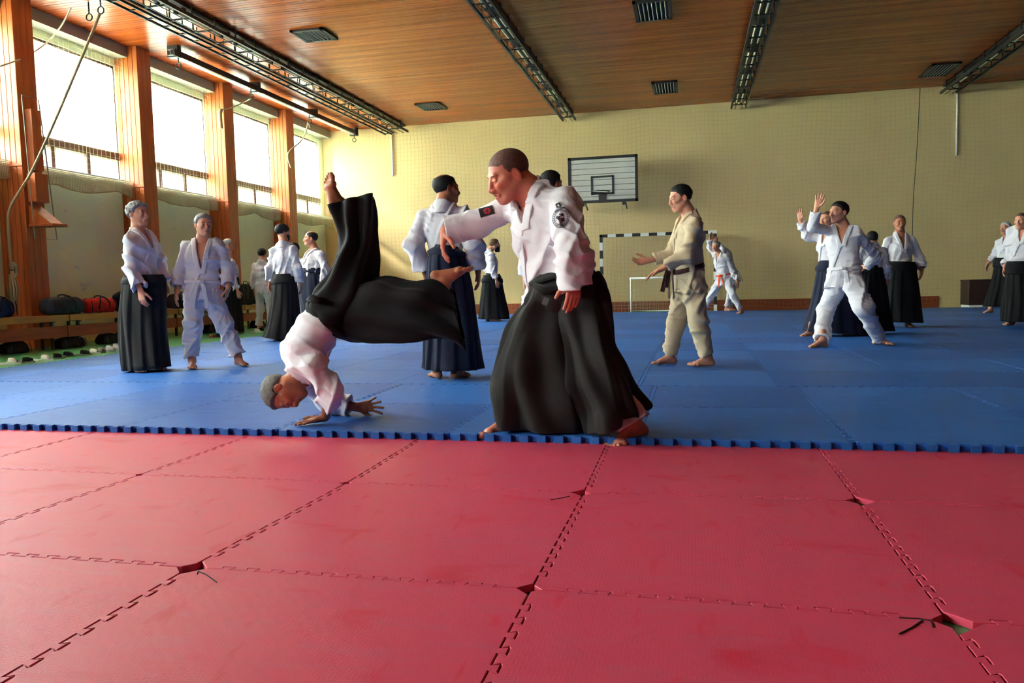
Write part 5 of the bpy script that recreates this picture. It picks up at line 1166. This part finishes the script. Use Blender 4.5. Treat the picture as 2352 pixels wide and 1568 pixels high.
bag('large black shoulder bag on the bench past the bald man', 15.2, 15.85, zs, .98, -9.88, -9.6, BM('bag_black', srgb(26, 24, 22)), MAT['dark'], taper=.35)
bag('smaller black bag beside the large black shoulder bag', 15.9, 16.6, zs, .90, -9.88, -9.6, BM('bag_black2', srgb(36, 34, 32)), MAT['dark'], taper=.2)
bag('dark bag on the bench between the two grey-haired men', 12.9, 13.5, zs, .80, -9.88, -9.6, BM('bag_black3', srgb(30, 28, 30)), MAT['dark'], taper=.3)
for (y, l, lab) in ((10.2, .5, 'dark bag pushed under the bench below the duffel'), (11.1, .35, 'black shoes bag under the bench below the red bag'), (9.2, .4, 'dark bag under the bench at the left edge'), (12.2, .45, 'brown bag under the bench behind the hakama'), (14.0, .5, 'black rucksack under the bench behind the white trousers'), (15.8, .4, 'dark shoe bag under the far bench')):
    bag(lab, y, y+l, ZF, .15, -9.9, -9.62, BM('under_bench', srgb(40, 34, 30)), MAT['dark'], handle=None, taper=.3, name='floor_bag')
# bottle
def bottle(x, y, z, label):
    g = empty('water_bottle', (x, y, z), label=label, cat='bottle'); P = [(0, 0, 0), (0, 0, .01), (0, 0, .15), (0, 0, .19), (0, 0, .215)]; b = MB(); b.tube(P, [.028, .032, .032, .014, .013], 12)
    b.build('bottle_body', glass_mat('plastic', (.85, .9, .95, 1), .35), g, smooth=True); b = MB(); b.tube([(0, 0, .213), (0, 0, .235)], .016, 10); b.build('cap', mk('blue_cap', srgb(40, 60, 140), .5), g)
bottle(-9.78, 11.47, zs, 'clear plastic bottle with a blue cap on the bench beside the red bag')
# umbrella and strap hung on the wall
b = MB(); b.tube([(-10.63, 16.1, 1.0), (-10.62, 16.1, 1.55), (-10.62, 16.1, 1.62)], [.02, .035, .012], 8); b.build('folded_umbrella', MAT['dark'], smooth=True, label='folded black umbrella hung on the wall above the black bags', cat='umbrella')
rope('bag_strap', [(-10.62, 16.25, 1.5), (-10.62, 16.5, 1.1), (-10.61, 16.65, .92), (-10.6, 16.35, .8), (-10.3, 16.2, .9), (-9.85, 16.1, .9)], .012, MAT['dark'], 'thin black strap hanging in a loop beside the umbrella', 'strap')
# rolled mat leaning at the left edge
b = MB(); b.tube([(-9.98, 8.98, .55), (-10.0, 9.02, 1.75)], .12, 18); o = b.build('rolled_mat', BM('grey_roll', srgb(92, 94, 92)), smooth=False, label='rolled grey mat standing on the bench at the left edge', cat='mat')
# brackets on the nearest column
g = empty('column_bracket', label='wooden bracket and boards fixed to the nearest wood-clad column', cat='bracket')
yc = COLY[5]-.0; W_ = MAT['colwood']
p = onY(35, 425, yc-.05); q_ = onY(82, 515, yc-.05)
bxo('board', (-10.18, yc+.05, 2.3), (-10.02, yc+.3, 2.75), W_, g, bevel=.004)
b = MB(); b.add([(-10.18, yc+.05, 2.25), (-10.18, yc+.3, 2.25), (-9.78, yc+.05, 1.95), (-9.78, yc+.3, 1.95), (-10.18, yc+.05, 1.95), (-10.18, yc+.3, 1.95)], [(0, 1, 3, 2), (2, 3, 5, 4), (0, 4, 5, 1), (0, 2, 4), (1, 5, 3)]); b.build('wedge', W_, g)
bxo('shelf', (-10.18, yc+.03, 1.91), (-9.72, yc+.32, 1.95), W_, g, bevel=.004)
bxo('tall_board', (-10.19, yc+.10, 2.8), (-10.06, yc+.28, 3.75), W_, g, bevel=.004)
b = MB(); b.tube([(-10.16, yc+.04, 3.95), (-10.16, yc+.36, 3.95), (-9.98, yc+.36, 1.72), (-10.1, yc+.05, 1.72), (-10.16, yc+.04, 3.95)], .01, 5); b.build('wire_frame', MAT['beam'], g)
bxo('wall_socket', (XW, 10.98, 2.28), (XW+.05, 11.06, 2.42), MAT['dark'], label='small dark box on the wall beside the nearest column', cat='socket')
# shoes along the mat edge
def sandal(px, py, yaw, kind, label, group='sandals and slippers lined up along the mat edge'):
    p = onZ(px, py, ZF); g = empty('sandal' if kind != 'slipper' else 'slipper', tuple(p), yaw, label=label, cat='shoe', group=group)
    sole = [(.13*math.cos(a)*1.0, .043*math.sin(a)*(1+.15*math.cos(a)), 0) for a in np.linspace(0, 2*PI, 21)[:-1]]
    V = [(x, y, 0) for x, y, z in sole]+[(x, y, .022) for x, y, z in sole]; F = [tuple(range(20))[::-1], tuple(range(20, 40))]+[(i, (i+1) % 20, 20+(i+1) % 20, 20+i) for i in range(20)]
    cm = {'black': MAT['belt_blk'], 'white': MAT['white'], 'grey': MAT['beam'], 'slipper': MAT['gi'], 'red': MAT['base']}[kind]
    mesh_obj('sole', V, F, MAT['beam'] if kind in ('black', 'red') else cm, g)
    n = 11; V = []; F = []
    for xx, hh_ in ((-.005, .062), (.045, .058), (.09, .040)) if kind != 'slipper' else ((-.0, .075), (.06, .065), (.115, .03)):
        for k in range(n):
            a = PI*k/(n-1); V.append((xx, .046*math.cos(a), .018+hh_*math.sin(a)))
    for r in range(2):
        for k in range(n-1): F.append((r*n+k, r*n+k+1, (r+1)*n+k+1, (r+1)*n+k))
    o = mesh_obj('upper', V, F, cm, g, True); m = o.modifiers.new('s', 'SOLIDIFY'); m.thickness = .008
for i, (x, y, a, k, lb) in enumerate([(22, 836, .5, 'white', 'pale sandal with a dark strap nearest the left edge'), (56, 833, .4, 'black', 'black sandal next to the pale one at the left edge'),
        (99, 828, .3, 'white', 'white sandal of the second pair from the left edge'), (124, 824, .8, 'black', 'black sandal tilted beside the white one'),
        (150, 820, 1.2, 'black', 'black flip-flop of the third pair'), (188, 816, 1.1, 'black', 'second black flip-flop of the third pair'), (210, 813, .3, 'white', 'white sandal lying just past the black flip-flops'), (229, 810, -.3, 'grey', 'grey flip-flop lying just past the black flip-flops'),
        (246, 807, .2, 'slipper', 'fluffy white slipper left of the black hakama'), (262, 803, .3, 'slipper', 'fluffy white slipper of the same pair'), (280, 800, .1, 'slipper', 'white slipper partly hidden by the black hakama'),
        (482, 777, .4, 'red', 'reddish sandal on the green floor behind the white trousers'), (498, 775, .2, 'black', 'black sandal behind the white trousers'), (586, 763, .3, 'white', 'pale sandal at the mat edge left of the knit-cap man'), (596, 761, .5, 'black', 'black sandal at the mat edge left of the knit-cap man')]):
    sandal(x, y, a, k, lb)
